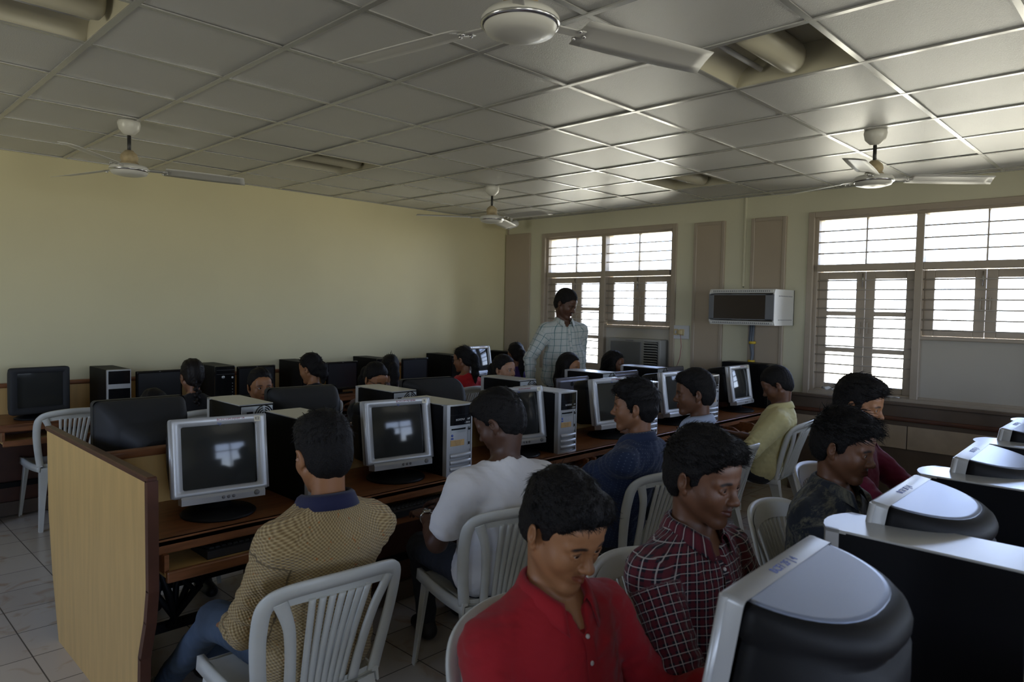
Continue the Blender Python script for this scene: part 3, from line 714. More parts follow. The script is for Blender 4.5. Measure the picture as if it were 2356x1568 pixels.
def lcd(w=.38, h=.26, zt=.315, back=M_blk, logo=None, front=M_gblk):
    r = empty('flat_monitor', cat='monitor')
    b = MB(); b.box((0, .06, .008), (.22, .16, .016), M_gblk, .006, seg=2); b.build('base', r)
    b = MB(); b.box((0, .055, .06), (.06, .03, .11), M_gblk, .005); b.build('neck', r)
    z0 = zt-h; b = MB(); frame(b, w, h, z0, w-.034, h-.045, z0+.026, 0, .018, front, .006, .004); b.build('bezel', r)
    b = MB(); b.box((0, .006, z0+.026+(h-.045)/2), (w-.033, .003, h-.044), M_lcd); b.build('screen', r)
    b = MB(); b.loft([rrect(w-.001, h-.001, .010, 5, .016, z0), rrect(w-.01, h-.01, .012, 5, .030, z0+.005), rrect(w-.05, h-.05, .015, 5, .045, z0+.02)], back); bk = b.build('rear_shell', r)
    if logo == 'LG':
        b = MB(); b.lathe([(0, .001), (.017, .001), (.017, -.001)], M_blk, c=(.035, .0455, z0+h-.052), n=20, M=Matrix.Rotation(PI/2, 4, 'X')); b.build('logo_disc', bk)
        text_obj('LG', .036, M_blk, bk, face_M((-.015, .0456, z0+h-.052), (-1, 0, 0), (0, 0, 1)), 'logo')
    elif logo: text_obj(logo, .016, M_white, r, face_M((0, -.0006, z0+h-.010), (1, 0, 0), (0, 0, 1)), 'logo')
    return r

# ---- middle row, near side (screens face -Y toward the students with their backs to us)
g = 'silver CRT monitors along the middle row'
XM = [(1.216, 'silver-fronted CRT monitor nearest the tan end panel, sticker on its top corner', 'BCF/COM-M/HP/ 14', 'E2', -9),
      (2.12, 'silver-fronted CRT monitor between the tan-sweater boy and the white-shirt boy, window reflections', 'BCF/COM-M/ HP/04', 'R', -8),
      (3.0, 'silver-fronted CRT monitor half hidden behind the head of the white-shirt boy', 'BCF/COM-M/HP', '12', -9),
      (3.93, 'silver-fronted CRT monitor in front of the navy-shirt boy', 'BCF/COM-M/HP', None, -6),
      (4.78, 'silver-fronted CRT monitor mostly hidden behind the smiling boy in pale blue', 'BCF/COM-M', None, -4),
      (5.84, 'silver-fronted CRT monitor at the far end before the yellow-shirt boy', 'BCF/COM-M', 'S', 0)]
cp = None
for (x, lab, txt, st, rz) in XM:
    o, T, zt, z0 = crt_hp(pd=.215) if cp is None else (copy_tree(cp), T, zt, z0)
    if cp is None: cp = o; proto_plain = None
    o.location = (x, 2.80, DZ); o.rotation_euler = (0, 0, R(rz)); o['label'] = lab; o['group'] = g
marks = []
for o, (x, lab, txt, st, rz) in zip([q for q in bpy.data.objects if q.name.startswith('crt_monitor') and not q.parent], XM): crt_mark(o, T, zt, txt, st)
tw = tower_hp(); TWX = [(1.63, 'BCF/CPU/HP', '13 - 2010', 'silver and black tower behind the head of the tan-sweater boy'), (2.41, 'BCF/CPU/     HP', '14 - 2010', 'silver and black tower fully in view left of the white-shirt boy'),
     (3.285, 'BCF/CPU/HP', '08 - 2010', 'silver and black tower between the white-shirt boy and the navy-shirt boy'), (4.2, 'BCF/CPU/HP', '5 - 2010', 'silver and black tower right behind the head of the navy-shirt boy'), (5.09, 'BCF/CPU/HP', '7 - 2010', 'silver and black tower between the pale blue shirt boy and the last monitor')]
for i, (x, a_, b_, lab) in enumerate(TWX):
    o = place(tw, USED, (x, 2.70, DZ), R(0), lab, 'tower computers along the middle row')
# end black tower
tbk = tower_black(.18, .40, .44)
place(tbk, USED, (6.26, 2.74, DZ), 0, 'large black tower standing at the end of the middle desk behind the yellow-shirt boy', 'black tower computers')
# ---- middle row, far side (backs towards us): front faces +Y
cb_ = crt_black(); gg = 'dark monitors seen from behind on the middle row'
place(cb_, USED, (1.17, 3.66, DZ), PI, 'grey-black CRT seen from behind, just left of the first silver monitor', gg)
place(cb_, USED, (2.02, 3.64, DZ+.0), PI-.1, 'grey-black CRT seen from behind, above the head of the tan-sweater boy', gg)
cr_ = crt_ribbed(); place(cr_, USED, (2.90, 3.60, DZ), PI-.12, 'ribbed dark CRT seen from behind, in front of the ponytailed woman in red', gg)
for i, (x, lab) in enumerate(((1.615, 'tower with fan grille facing us, beside the first silver monitor'), (2.53, 'tower seen from its fan side behind the second silver monitor'), (3.60, 'tower seen from its fan side above the head of the white-shirt boy'),
                  (4.55, 'tower seen from behind in front of the girl before the teacher'), (5.34, 'tower seen from behind in front of the smiling girl near the air conditioner'))):
    place(tw, USED, (x, 3.715, DZ), PI, lab, 'tower computers along the middle row')
lg = lcd(.40, .31, .345, M_lgb, 'LG'); place(lg, USED, (4.23, 3.46, DZ), PI, 'grey flat monitor seen from behind with a round logo and two letters', 'grey flat monitors seen from behind')
lg2 = lcd(.40, .31, .350, M_lgb); place(lg2, USED, (4.98, 3.50, DZ), PI, 'plain grey flat monitor seen from behind, below the smiling girl', 'grey flat monitors seen from behind')
place(lg2, USED, (5.72, 3.50, DZ), PI-.1, 'plain grey flat monitor seen from behind at the far end of the row', 'grey flat monitors seen from behind')
tb2 = tower_black(.34, .16, .40); place(tb2, USED, (6.2, 3.44, DZ+.102), PI*.98, 'black desktop case lying below the tall panel near the switch board', 'black desktop case')
b = MB(); b.box((6.22, 3.22, DZ+.074), (.40, .5, .05), M_wood, .004); b.box((6.22, 3.22, .40), (.38, .45, .80), M_rim); tag(b.build('side_table'), 'small brown table end under the black desktop case', 'table')

# ---- wall row
b0 = crt_black(.38, .335); place(b0, USED, (1.26, 5.95, DZ), .12, 'black CRT monitor at the far left edge of the picture on the wall desk', 'black CRT')
ts = tower_silver_black(); place(ts, USED, (1.75, 5.87, DZ), 0, 'black tower with silver-trimmed front next to the leftmost monitor')
tk = tower_black()
for x, lab in ((2.57, 'black tower beside the braided girl in black'), (3.37, 'black tower left of the girl with the hair clip'), (4.20, 'black tower behind the two girls with glasses and loose hair'), (5.18, 'black tower left of the ponytailed woman in red')):
    place(tk, USED, (x, 5.87, DZ), 0, lab, 'black towers on the wall desk')
ll = lcd(.36, .28, .315, M_blk, '2flatron'[0:0] or None)
text_obj('Zenith'[0:0] or '~', .016, M_white, ll, face_M((0, -.0008, .307), (1, 0, 0), (0, 0, 1)), 'logo')
for x, rz, lab in ((2.08, .05, 'black flat monitor between the silver-trimmed tower and the braided girl'), (2.90, .03, 'black flat monitor behind the face of the girl looking this way'), (3.78, .05, 'black flat monitor right of the girl with the hair clip'), (4.68, .04, 'black flat monitor left of the tower by the woman in red')):
    place(ll, USED, (x, 5.97, DZ), rz, lab, 'black flat monitors on the wall desk')
wc = copy_tree(cp); wc.location = (5.60, 5.88, DZ+.02); wc.rotation_euler = (0, 0, R(8)); wc['label'] = 'white-lit CRT monitor in the room corner beside the woman in red'; wc['group'] = 'corner CRT'
place(tk, USED, (6.18, 5.90, DZ), .1, 'black tower in the room corner behind the girl in purple', 'black towers on the wall desk')

# ---- right row (fronts face +Y, backs to the camera)
for x, y, rz, lab in ((1.235, .60, PI+R(2), 'largest CRT monitor at lower right, nearest the camera'), (2.01, .61, PI+R(1), 'second CRT monitor from the camera in the lower right row'), (2.79, .605, PI+R(2), 'third CRT monitor from the camera in the right row'), (3.62, .61, PI, 'fourth CRT monitor at the right edge, farthest of that row')):
    o = copy_tree(proto_r) if 'proto_r' in globals() else None
    if o is None:
        o, T2, zt2, z02 = crt_hp(.41, .385, .012, .150); proto_r = o
        text_obj('BCF/ 2F | 4', .022, M_blue, o, T2 @ face_M((.0, .028, zt2+.0022), (-1, 0, 0), (0, -1, 0)), 'handwritten_marking')
    o.location = (x, y, DZ); o.rotation_euler = (0, 0, rz); o['label'] = lab; o['group'] = 'CRT monitors of the right row'
tr = tower_hp(arc=.028, front_text=None)
for x, lab in ((1.775, 'long silver-topped tower between the nearest and second right-hand monitors'), (2.575, 'silver-topped tower between the second and third right-hand monitors'), (3.38, 'silver-topped tower behind the third right-hand monitor'), (4.2, 'silver-topped tower farthest along the right row')):
    place(tr, USED, (x, .60, DZ), PI, lab, 'tower computers of the right row')

# ---- keyboards and mice
def keyboard():
    r = empty('keyboard', cat='keyboard')
    b = MB(); b.extr([(-.08, 0), (.08, 0), (.08, .03), (.06, .032), (-.078, .014)], 0, -.225, .225, M_key); b.build('case', r)
    b = MB(); 
    for i in range(5):
        for j in range(18):
            y = .05-.024*i; b.box((-.2+.0235*j, y, .030-(.05-y)*.13+.004), (.019, .019, .008), M_blk2, .002)
    b.build('keys', r); return r
kb = keyboard()
for x, y, z, rz, lab in ((1.32, 2.74, .638, PI, 'black keyboard on the tray below the first silver monitor'), (2.12, 2.68, .638, PI, 'black keyboard under the hands of the white-shirt boy'), (3.02, 2.72, .638, PI, 'black keyboard on the tray in front of the navy-shirt boy'),
                      (3.88, 2.72, .638, PI, 'black keyboard on the tray before the pale blue shirt boy')):
    place(kb, USED, (x, y, z), rz, lab, 'keyboards on the middle row trays')
def mouse():
    r = empty('mouse', cat='mouse'); b = MB(); 
    b.loft([[Vector((.030*k*math.cos(a), .055*k*math.sin(a), z)) for a in [2*PI*j/20 for j in range(20)]] for k, z in ((.9, 0), (1, .008), (.95, .02), (.75, .031), (.4, .037), (.1, .039))], M_gblk); b.build('shell', r)
    b = MB(); b.box((0, .03, .034), (.006, .018, .008), M_btn, .002); b.build('wheel', r); return r
place(mouse(), USED, (5.30, 2.60, .632), .3, 'black mouse on the small shelf beside the yellow-shirt boy')

# ================================================================== CHAIRS
def chair():
    r = empty('plastic_chair', cat='chair')
    # local: faces +Y, seat centre at origin x,y ; rear legs at y=-.22
    def Bk(u, v):      # back surface: u lateral metres, v 0..1 height
        z = .44+.40*v; y = -.20-.15*max(v, 0)**1.15 + .05*(abs(u)/.2)**2*(.35+.65*max(v, 0))
        return Vector((u, y, z))
    def bkn(u, v):
        e = .01; a = Bk(u+e, v)-Bk(u-e, v); c = Bk(u, v+e)-Bk(u, v-e); return a.cross(c).normalized()
    def sweep(b, path, ws, th=.010, n=None, lip=0):
        rings = []
        for i, (u, v) in enumerate(path):
            p0 = Vector((*path[max(i-1, 0)], 0)); p1 = Vector((*path[min(i+1, len(path)-1)], 0)); d = (p1-p0); d.y *= .42; d.normalize()
            nrm = Vector((-d.y, d.x/.42, 0)); w = ws[i] if isinstance(ws, list) else ws
            A = Bk(u-nrm.x*w/2, v-nrm.y*w/2); Bq = Bk(u+nrm.x*w/2, v+nrm.y*w/2); nn = bkn(u, v)*th
            mid = (A+Bq)/2 + nn*.6
            rings.append([A, A+nn, mid+nn*.5, Bq+nn, Bq, (A+Bq)/2-nn*.3])
        b.loft(rings, M_chair)
    def sm(pts, n=40):
        # Catmull-Rom
        out = []; P = [pts[0]]+list(pts)+[pts[-1]]
        seg = len(pts)-1
        for k in range(n+1):
            t = k/n*seg; i = min(int(t), seg-1); f = t-i
            p0, p1, p2, p3 = P[i], P[i+1], P[i+2], P[i+3]
            out.append(tuple(.5*((2*p1[q])+(-p0[q]+p2[q])*f+(2*p0[q]-5*p1[q]+4*p2[q]-p3[q])*f*f+(-p0[q]+3*p1[q]-3*p2[q]+p3[q])*f**3) for q in (0, 1)))
        return out
    b = MB()
    arch = sm([(-.185, 0), (-.205, .35), (-.215, .65), (-.205, .87), (-.145, .965), (0, 1.0), (.145, .965), (.205, .87), (.215, .65), (.205, .35), (.185, 0)], 60)
    sweep(b, arch, [.043]*61, .011)
    for s in (-1, 1):
        sweep(b, sm([(s*.105, 0), (s*.115, .3), (s*.135, .62), (s*.16, .80), (s*.175, .88)], 20), [.03+.012*abs(i/20-.3) for i in range(21)], .011)
    # solid yoke
    P = []
    for i in range(7):
        t = i/6; row = []
        for j in range(17):
            u = -.17+.34*j/16; top = 1.0-.035*(u/.12)**2 if abs(u) < .14 else .955-.6*(abs(u)-.14); bot = .86-.02*(u/.12)**2
            row.append(Bk(u, bot+(top-bot)*t))
        P.append(row)
    b.grid(P, M_chair)
    P2 = [[p-bkn(0, .9)*.006 for p in row] for row in P]; b.grid(P2, M_chair, flip=True)
    for k in range(7):
        u1 = -.081+.027*k; sweep(b, sm([(u1*.78, .02), (u1*.9, .4), (u1*1.1, .87)], 12), .0185, .008)
    P = [[Bk(-.17+.34*j/10, -.03+.07*i/3) for j in range(11)] for i in range(4)]; b.grid(P, M_chair)
    bo = b.build('backrest', r)
    # seat
    b = MB(); P = []
    for i in range(13):
        t = i/12; row = []
        for j in range(13):
            s = j/6-1; hw = .185+.03*t; y = -.205+.44*t-(.02*(s**4) if t > .9 else 0)
            z = .435-.018*(1-s*s)*math.sin(min(t*1.2, 1)*PI)+.012*abs(s)**6-(.03*((t-.88)/.12)**2 if t > .88 else 0)+.006*t
            row.append((s*hw, y, z))
        P.append(row)
    b.grid(P, M_chair); P2 = [[(x, y, z-.008) for x, y, z in row] for row in P]; b.grid(P2, M_chair, flip=True)
    for s in (-1, 1):   # flange along the seat side
        rings = []
        for i in range(9):
            t = i/8; x = s*(.185+.03*t); y = -.205+.44*t; z = .445+.012*math.sin(t*PI)*-1+.004
            rings.append([Vector((x-s*.01, y, z)), Vector((x+s*.012, y, z)), Vector((x+s*.016, y, z-.045)), Vector((x+s*.008, y, z-.045)), Vector((x+s*.004, y, z-.012)), Vector((x-s*.01, y, z-.010))])
        b.loft(rings, M_chair)
    rings = []
    for i in range(9):
        x = -.215+.43*i/8; rings.append([Vector((x, .228, .43)), Vector((x, .24, .425)), Vector((x, .243, .385)), Vector((x, .235, .385)), Vector((x, .232, .415))])
    b.loft(rings, M_chair)
    so = b.build('seat', r)
    for sx_ in (-1, 1):
        for fy in (1, -1):
            b = MB(); rings = []
            for i in range(9):
                t = i/8; z = .43*(1-t)
                if fy == 1: x = sx_*(.205+.03*t); y = .225+.045*t; w = .055-.025*t
                else: x = sx_*(.185+.035*t); y = -.20-.10*t**1.1; w = .075-.045*t**.6
                sgn = -fy
                th = .006
                # L section: one leaf facing out sideways, one facing front/back
                rings.append([Vector((x, y, z)), Vector((x, y+sgn*w, z)), Vector((x-sx_*th, y+sgn*w, z)), Vector((x-sx_*th, y+sgn*th, z)), Vector((x-sx_*w*.8, y+sgn*th, z)), Vector((x-sx_*w*.8, y, z))])
            b.loft(rings, M_chair, smooth=False); b.build('leg', r)
    return r
chp = chair()
CH = [(1.40, 5.98, 0, 'empty white plastic chair at the wall desk behind the tan end panel'),
      (1.13, 2.07, -4, 'white slatted plastic chair holding the tan-sweater boy, front and largest'),
      (2.08, 2.15, -18, 'white plastic chair of the white-shirt boy, slats partly behind the red shirt boy'),
      (3.04, 2.09, -14, 'white plastic chair of the navy-shirt boy, its slats seen edge-on'),
      (3.86, 2.15, 0, 'white plastic chair under the boy in pale blue, mostly hidden'),
      (5.04, 2.28, 4, 'white plastic chair of the yellow-shirt boy near the window wall'),
      (1.27, .93, 176, 'white plastic chair behind the red-shirt boy, only its rim showing'),
      (1.80, .93, 180, 'white plastic chair behind the plaid-shirt boy'),
      (2.74, .88, 180, 'white plastic chair behind the boy in the speckled dark shirt'),
      (3.6, 1.05, 180, 'white plastic chair of the maroon-shirt boy at the back'),
      (2.06, 5.38, 0, 'white plastic chair of the braided girl in black'),
      (4.60, 5.32, 0, 'white plastic chair of the ponytailed woman in red'),
      (2.99, 5.36, 0, 'white plastic chair of the girl with the hair clip'),
      (1.48, 4.24, 180, 'white plastic chair behind the first grey-black monitor, turned towards us')]
for x, y, rz, lab in CH: place(chp, USED, (x, y, 0), R(rz), lab, 'white plastic chairs')

# ================================================================== PEOPLE : signed-distance bodies
def V3(*a): return np.array(a[0] if len(a) == 1 else a, float)
def nrm(v): v = np.asarray(v, float); return v/max(np.linalg.norm(v), 1e-9)
class SDF:
    """ordered list of primitives blended smoothly"""
    def __init__(s): s.p = []
    def cap(s, a, b, ra, rb, k=.02, op='+'): s.p.append(('c', V3(a), V3(b), ra, rb, k, op)); return s
    def ell(s, c, r, Rm=None, k=.02, op='+'): s.p.append(('e', V3(c), V3(r), np.eye(3) if Rm is None else Rm, 0, k, op)); return s
    def fun(s, f, k=.01, op='&'): s.p.append(('f', f, None, 0, 0, k, op)); return s
    def bounds(s):
        lo = np.full(3, 1e9); hi = -lo
        for q in s.p:
            if q[6] != '+': continue
            if q[0] == 'c': m = max(q[3], q[4]); lo = np.minimum(lo, np.minimum(q[1], q[2])-m); hi = np.maximum(hi, np.maximum(q[1], q[2])+m)
            elif q[0] == 'e': m = q[2].max(); lo = np.minimum(lo, q[1]-m); hi = np.maximum(hi, q[1]+m)
        return lo-.025, hi+.025
    def __call__(s, P):
        D = np.full(len(P), 10.)
        for t, a, b, c, e, k, op in s.p:
            if t == 'f': d = a(P); idx = slice(None)
            else:
                if t == 'c': m = max(c, e)+k+.06; lo = np.minimum(a, b)-m; hi = np.maximum(a, b)+m
                else: m = b.max()+k+.06; lo = a-m; hi = a+m
                idx = np.nonzero(((P > lo) & (P < hi)).all(1))[0]
                if not len(idx): continue
                Q = P[idx]
                if t == 'c':
                    ab = b-a; L = max(ab@ab, 1e-9); h = np.clip(((Q-a)@ab)/L, 0, 1)
                    d = np.linalg.norm(Q-a-h[:, None]*ab, axis=1)-(c+(e-c)*h)
                else:
                    q = (Q-a)@c   # rows -> local coordinates (columns of Rm are axes)
                    k0 = np.linalg.norm(q/b, axis=1); k1 = np.linalg.norm(q/(b*b), axis=1)
                    d = np.where(k0 < 1e-6, -b.min(), k0*(k0-1)/np.maximum(k1, 1e-9))
            d0 = D[idx]
            if op == '-': d = -d
            if op == '+':
                h = np.maximum(k-np.abs(d0-d), 0)/k; D[idx] = np.minimum(d0, d)-h*h*k/4
            else:
                h = np.maximum(k-np.abs(d0-d), 0)/k; D[idx] = np.maximum(d0, d)+h*h*k/4
        return D
def surface(sdf, cell, disp=None):
    lo, hi = sdf.bounds(); B = 8
    nb = np.ceil((hi-lo)/(cell*B)).astype(int)+1
    gi = np.stack(np.meshgrid(*[np.arange(n) for n in nb], indexing='ij'), -1).reshape(-1, 3)
    ctr = lo+(gi+.5)*B*cell; dc = sdf(ctr); half = B*cell*.5*1.75+.012
    act = np.abs(dc) < half
    V = np.repeat(np.repeat(np.repeat(np.where(dc > 0, 1., -1.).reshape(nb).astype(np.float32), B, 0), B, 1), B, 2)
    ga = gi[act]; off = np.stack(np.meshgrid(*[np.arange(B)]*3, indexing='ij'), -1).reshape(-1, 3)
    I = (ga[:, None, :]*B+off[None]).reshape(-1, 3); P = lo+I*cell
    d = np.empty(len(P)); 
    for i in range(0, len(P), 400000):
        d[i:i+400000] = sdf(P[i:i+400000])
    if disp is not None: d = d-disp(P, d)
    V[I[:, 0], I[:, 1], I[:, 2]] = d
    S = V < 0; n = np.array(V.shape)-1
    c = [S[x:n[0]+x, y:n[1]+y, z:n[2]+z] for x in (0, 1) for y in (0, 1) for z in (0, 1)]
    anyi = c[0].copy(); alli = c[0].copy()
    for q in c[1:]: anyi |= q; alli &= q
    mix = anyi & ~alli; ids = np.full(mix.shape, -1, np.int64); cells = np.argwhere(mix); ids[mix] = np.arange(len(cells))
    acc = np.zeros((len(cells), 3)); cnt = np.zeros(len(cells))
    cor = [(x, y, z) for x in (0, 1) for y in (0, 1) for z in (0, 1)]
    for i, p in enumerate(cor):
        for ax in range(3):
            if p[ax]: continue
            q = list(p); q[ax] = 1
            a = V[cells[:, 0]+p[0], cells[:, 1]+p[1], cells[:, 2]+p[2]]; b = V[cells[:, 0]+q[0], cells[:, 1]+q[1], cells[:, 2]+q[2]]
            m = (a < 0) != (b < 0); t = np.where(m, a/np.where(m, a-b, 1), 0)
            pt = np.tile(np.array(p, float), (len(cells), 1)); pt[:, ax] += t
            acc[m] += pt[m]; cnt[m] += 1
    verts = lo+(cells+acc/cnt[:, None])*cell
    F = []
    for ax in range(3):
        u, v = [(1, 2), (2, 0), (0, 1)][ax]
        sl = [slice(1, -1)]*3; sl[ax] = slice(0, -1); sl2 = [slice(1, -1)]*3; sl2[ax] = slice(1, None)
        a = S[tuple(sl)]; b = S[tuple(sl2)]; E_ = np.argwhere(a != b)
        if not len(E_): continue
        base = E_.copy(); base[:, u] += 1; base[:, v] += 1
        ins = a[E_[:, 0], E_[:, 1], E_[:, 2]]
        def idq(du, dv):
            q = base.copy(); q[:, u] += du; q[:, v] += dv; return ids[q[:, 0], q[:, 1], q[:, 2]]
        Q = np.stack([idq(-1, -1), idq(0, -1), idq(0, 0), idq(-1, 0)], 1)
        Q[~ins] = Q[~ins][:, ::-1]; F.append(Q)
    F = np.concatenate(F); F = F[(F >= 0).all(1)]
    return verts, F
def mk_mesh(name, verts, faces, mats, parent=None, attr=None, attr2=None):
    me = bpy.data.meshes.new(name); me.vertices.add(len(verts)); me.vertices.foreach_set('co', verts.astype(np.float32).ravel())
    me.loops.add(faces.size); me.loops.foreach_set('vertex_index', faces.astype(np.int32).ravel())
    me.polygons.add(len(faces)); me.polygons.foreach_set('loop_start', np.arange(0, faces.size, faces.shape[1], dtype=np.int32)); me.polygons.foreach_set('loop_total', np.full(len(faces), faces.shape[1], np.int32))
    me.update(calc_edges=True); me.polygons.foreach_set('use_smooth', np.ones(len(faces), bool))
    if attr is not None:
        a = me.attributes.new('tint', 'FLOAT_VECTOR', 'POINT'); a.data.foreach_set('vector', attr.astype(np.float32).ravel())
    if attr2 is not None:
        a = me.attributes.new('cloth', 'FLOAT_VECTOR', 'POINT'); a.data.foreach_set('vector', attr2.astype(np.float32).ravel())
    for m in mats: me.materials.append(m)
    o = bpy.data.objects.new(name, me); COL.objects.link(o); o.parent = parent
    return o
def wn(P, f, seed, amp=1.):
    """cheap warped sine noise"""
    r = np.random.RandomState(seed); o = np.zeros(len(P)); Q = P.copy()
    for i in range(3):
        k = r.normal(size=(3, 3)); Q = Q + .25/f*np.sin(P@k*f*1.3+r.uniform(0, 6, 3))
        o += np.sin(Q@r.normal(size=3)*f*(1+.7*i)+r.uniform(0, 6))/(1+i)
    return o*amp/1.8

def skin_mat(name, col):
    m = mat(name, col, .48, spec=.45, bump=.08, bscale=300); t, b = nodes(m)
    b.inputs['Subsurface Weight'].default_value = .06; b.inputs['Subsurface Radius'].default_value = (.008, .003, .0015)
    at = t.nodes.new('ShaderNodeAttribute'); at.attribute_name = 'tint'; sp = t.nodes.new('ShaderNodeSeparateXYZ'); t.links.new(at.outputs['Vector'], sp.inputs[0])
    m1 = t.nodes.new('ShaderNodeMix'); m1.data_type = 'RGBA'; m1.inputs[6].default_value = (*col, 1); m1.inputs[7].default_value = (col[0]*.62, col[1]*.36, col[2]*.42, 1)
    m2 = t.nodes.new('ShaderNodeMix'); m2.data_type = 'RGBA'; m2.inputs[7].default_value = (.012, .010, .010, 1)
    n = t.nodes.new('ShaderNodeTexNoise'); n.inputs['Scale'].default_value = 14; tcx = t.nodes.new('ShaderNodeTexCoord'); t.links.new(tcx.outputs['Object'], n.inputs[0])
    m0 = t.nodes.new('ShaderNodeMix'); m0.data_type = 'RGBA'; m0.inputs[6].default_value = (col[0]*.86, col[1]*.84, col[2]*.84, 1); m0.inputs[7].default_value = (col[0]*1.1, col[1]*1.1, col[2]*1.1, 1)
    t.links.new(n.outputs[0], m0.inputs[0]); t.links.new(m0.outputs[2], m1.inputs[6])
    t.links.new(sp.outputs[0], m1.inputs[0]); t.links.new(m1.outputs[2], m2.inputs[6]); t.links.new(sp.outputs[1], m2.inputs[0]); t.links.new(m2.outputs[2], b.inputs['Base Color'])
    return m
SK = {'tan': skin_mat('skin_tan', (.32, .145, .062)), 'med': skin_mat('skin_medium', (.24, .108, .052)), 'dark': skin_mat('skin_brown', (.135, .058, .028)), 'deep': skin_mat('skin_deep', (.085, .038, .021)), 'fair': skin_mat('skin_fair', (.36, .19, .11))}

def cloth_mat(name, kind, cols, scale=1., rough=.8, bump=.2):
    m = mat(name, cols[0], rough, spec=.25); t, b = nodes(m); N = t.nodes; L = t.links
    b.inputs['Sheen Weight'].default_value = .12
    at = N.new('ShaderNodeAttribute'); at.attribute_name = 'cloth'; sp = N.new('ShaderNodeSeparateXYZ'); L.new(at.outputs['Vector'], sp.inputs[0])
    def math_(op, a, bb=None, c=None):
        n = N.new('ShaderNodeMath'); n.operation = op
        for i, q in enumerate((a, bb, c)):
            if q is None: continue
            if isinstance(q, (int, float)): n.inputs[i].default_value = q
            else: L.new(q, n.inputs[i])
        return n.outputs[0]
    def stripe(src, period, width, phase=0):
        f = math_('FRACT', math_('ADD', math_('MULTIPLY', src, 1/period), phase)); return math_('LESS_THAN', f, width/period)
    def mix(fac, a, bb):
        n = N.new('ShaderNodeMix'); n.data_type = 'RGBA'
        if isinstance(fac, (int, float)): n.inputs[0].default_value = fac
        else: L.new(fac, n.inputs[0])
        for i, q in ((6, a), (7, bb)):
            if isinstance(q, tuple): n.inputs[i].default_value = (*q[:3], 1)
            else: L.new(q, n.inputs[i])
        return n.outputs[2]
    U, Vv = sp.outputs[0], sp.outputs[1]
    hgt = None
    if kind == 'plaid_dark':     # dark navy ground, maroon bars, thin cream lines
        c = mix(math_('MULTIPLY', stripe(U, .023, .010), .75), cols[0], cols[1]); c = mix(math_('MULTIPLY', stripe(Vv, .023, .010), .6), c, cols[1])
        c = mix(math_('MULTIPLY', stripe(U, .023, .0023, .28), .75), c, cols[2]); c = mix(math_('MULTIPLY', stripe(Vv, .023, .0023, .28), .75), c, cols[2]); out = c
    elif kind == 'check_light':
        c = mix(math_('MULTIPLY', stripe(U, .048, .005), .8), cols[0], cols[1]); c = mix(math_('MULTIPLY', stripe(Vv, .060, .005), .75), c, cols[1])
        c = mix(math_('MULTIPLY', stripe(U, .024, .0012, .4), .4), c, cols[1]); out = c
    elif kind == 'knit':
        a = math_('SINE', math_('MULTIPLY', U, 2*PI/.013)); q = math_('SINE', math_('MULTIPLY', Vv, 2*PI/.011)); hgt = math_('MULTIPLY', a, q)
        c = mix(math_('MULTIPLY_ADD', hgt, .5, .5), cols[1], cols[0]); 
        n = N.new('ShaderNodeTexNoise'); n.inputs['Scale'].default_value = 60; L.new(at.outputs['Vector'], n.inputs[0]); c = mix(math_('GREATER_THAN', n.outputs[0], .70), c, cols[2]); out = c
    elif kind == 'dots':
        a = math_('FRACT', math_('MULTIPLY', U, 1/.016)); q = math_('FRACT', math_('MULTIPLY', Vv, 1/.014))
        a = math_('ABSOLUTE', math_('SUBTRACT', a, .5)); q = math_('ABSOLUTE', math_('SUBTRACT', q, .5)); f = math_('LESS_THAN', math_('ADD', a, q), .16)
        out = mix(math_('MULTIPLY', f, .5), cols[0], cols[1])
    elif kind == 'splatter':
        n = N.new('ShaderNodeTexNoise'); n.inputs['Scale'].default_value = 9; n.inputs['Detail'].default_value = 10; n.inputs['Roughness'].default_value = .75; n.inputs['Distortion'].default_value = .6
        L.new(at.outputs['Vector'], n.inputs[0]); r = N.new('ShaderNodeMapRange'); r.inputs[1].default_value = .50; r.inputs[2].default_value = .62; L.new(n.outputs[0], r.inputs[0]); out = mix(math_('MULTIPLY', r.outputs[0], .7), cols[0], cols[1])
    elif kind == 'print':
        v = N.new('ShaderNodeTexVoronoi'); v.feature = 'DISTANCE_TO_EDGE'; v.inputs['Scale'].default_value = 60; L.new(at.outputs['Vector'], v.inputs['Vector']); out = mix(math_('LESS_THAN', v.outputs[0], .12), cols[0], cols[1])
    else: out = mix(0., cols[0], cols[0])
    n2 = N.new('ShaderNodeTexNoise'); n2.inputs['Scale'].default_value = 6; L.new(at.outputs['Vector'], n2.inputs[0])
    out2 = mix(math_('MULTIPLY', n2.outputs[0], .25), out, tuple(x*.5 for x in cols[0][:3])); L.new(out2, b.inputs['Base Color'])
    bp = N.new('ShaderNodeBump'); bp.inputs['Distance'].default_value = .003; bp.inputs['Strength'].default_value = .9 if hgt else bump
    if hgt: L.new(hgt, bp.inputs['Height'])
    else:
        n3 = N.new('ShaderNodeTexNoise'); n3.inputs['Scale'].default_value = 900; L.new(at.outputs['Vector'], n3.inputs[0]); L.new(n3.outputs[0], bp.inputs['Height'])
    L.new(bp.outputs[0], b.inputs['Normal']); return m

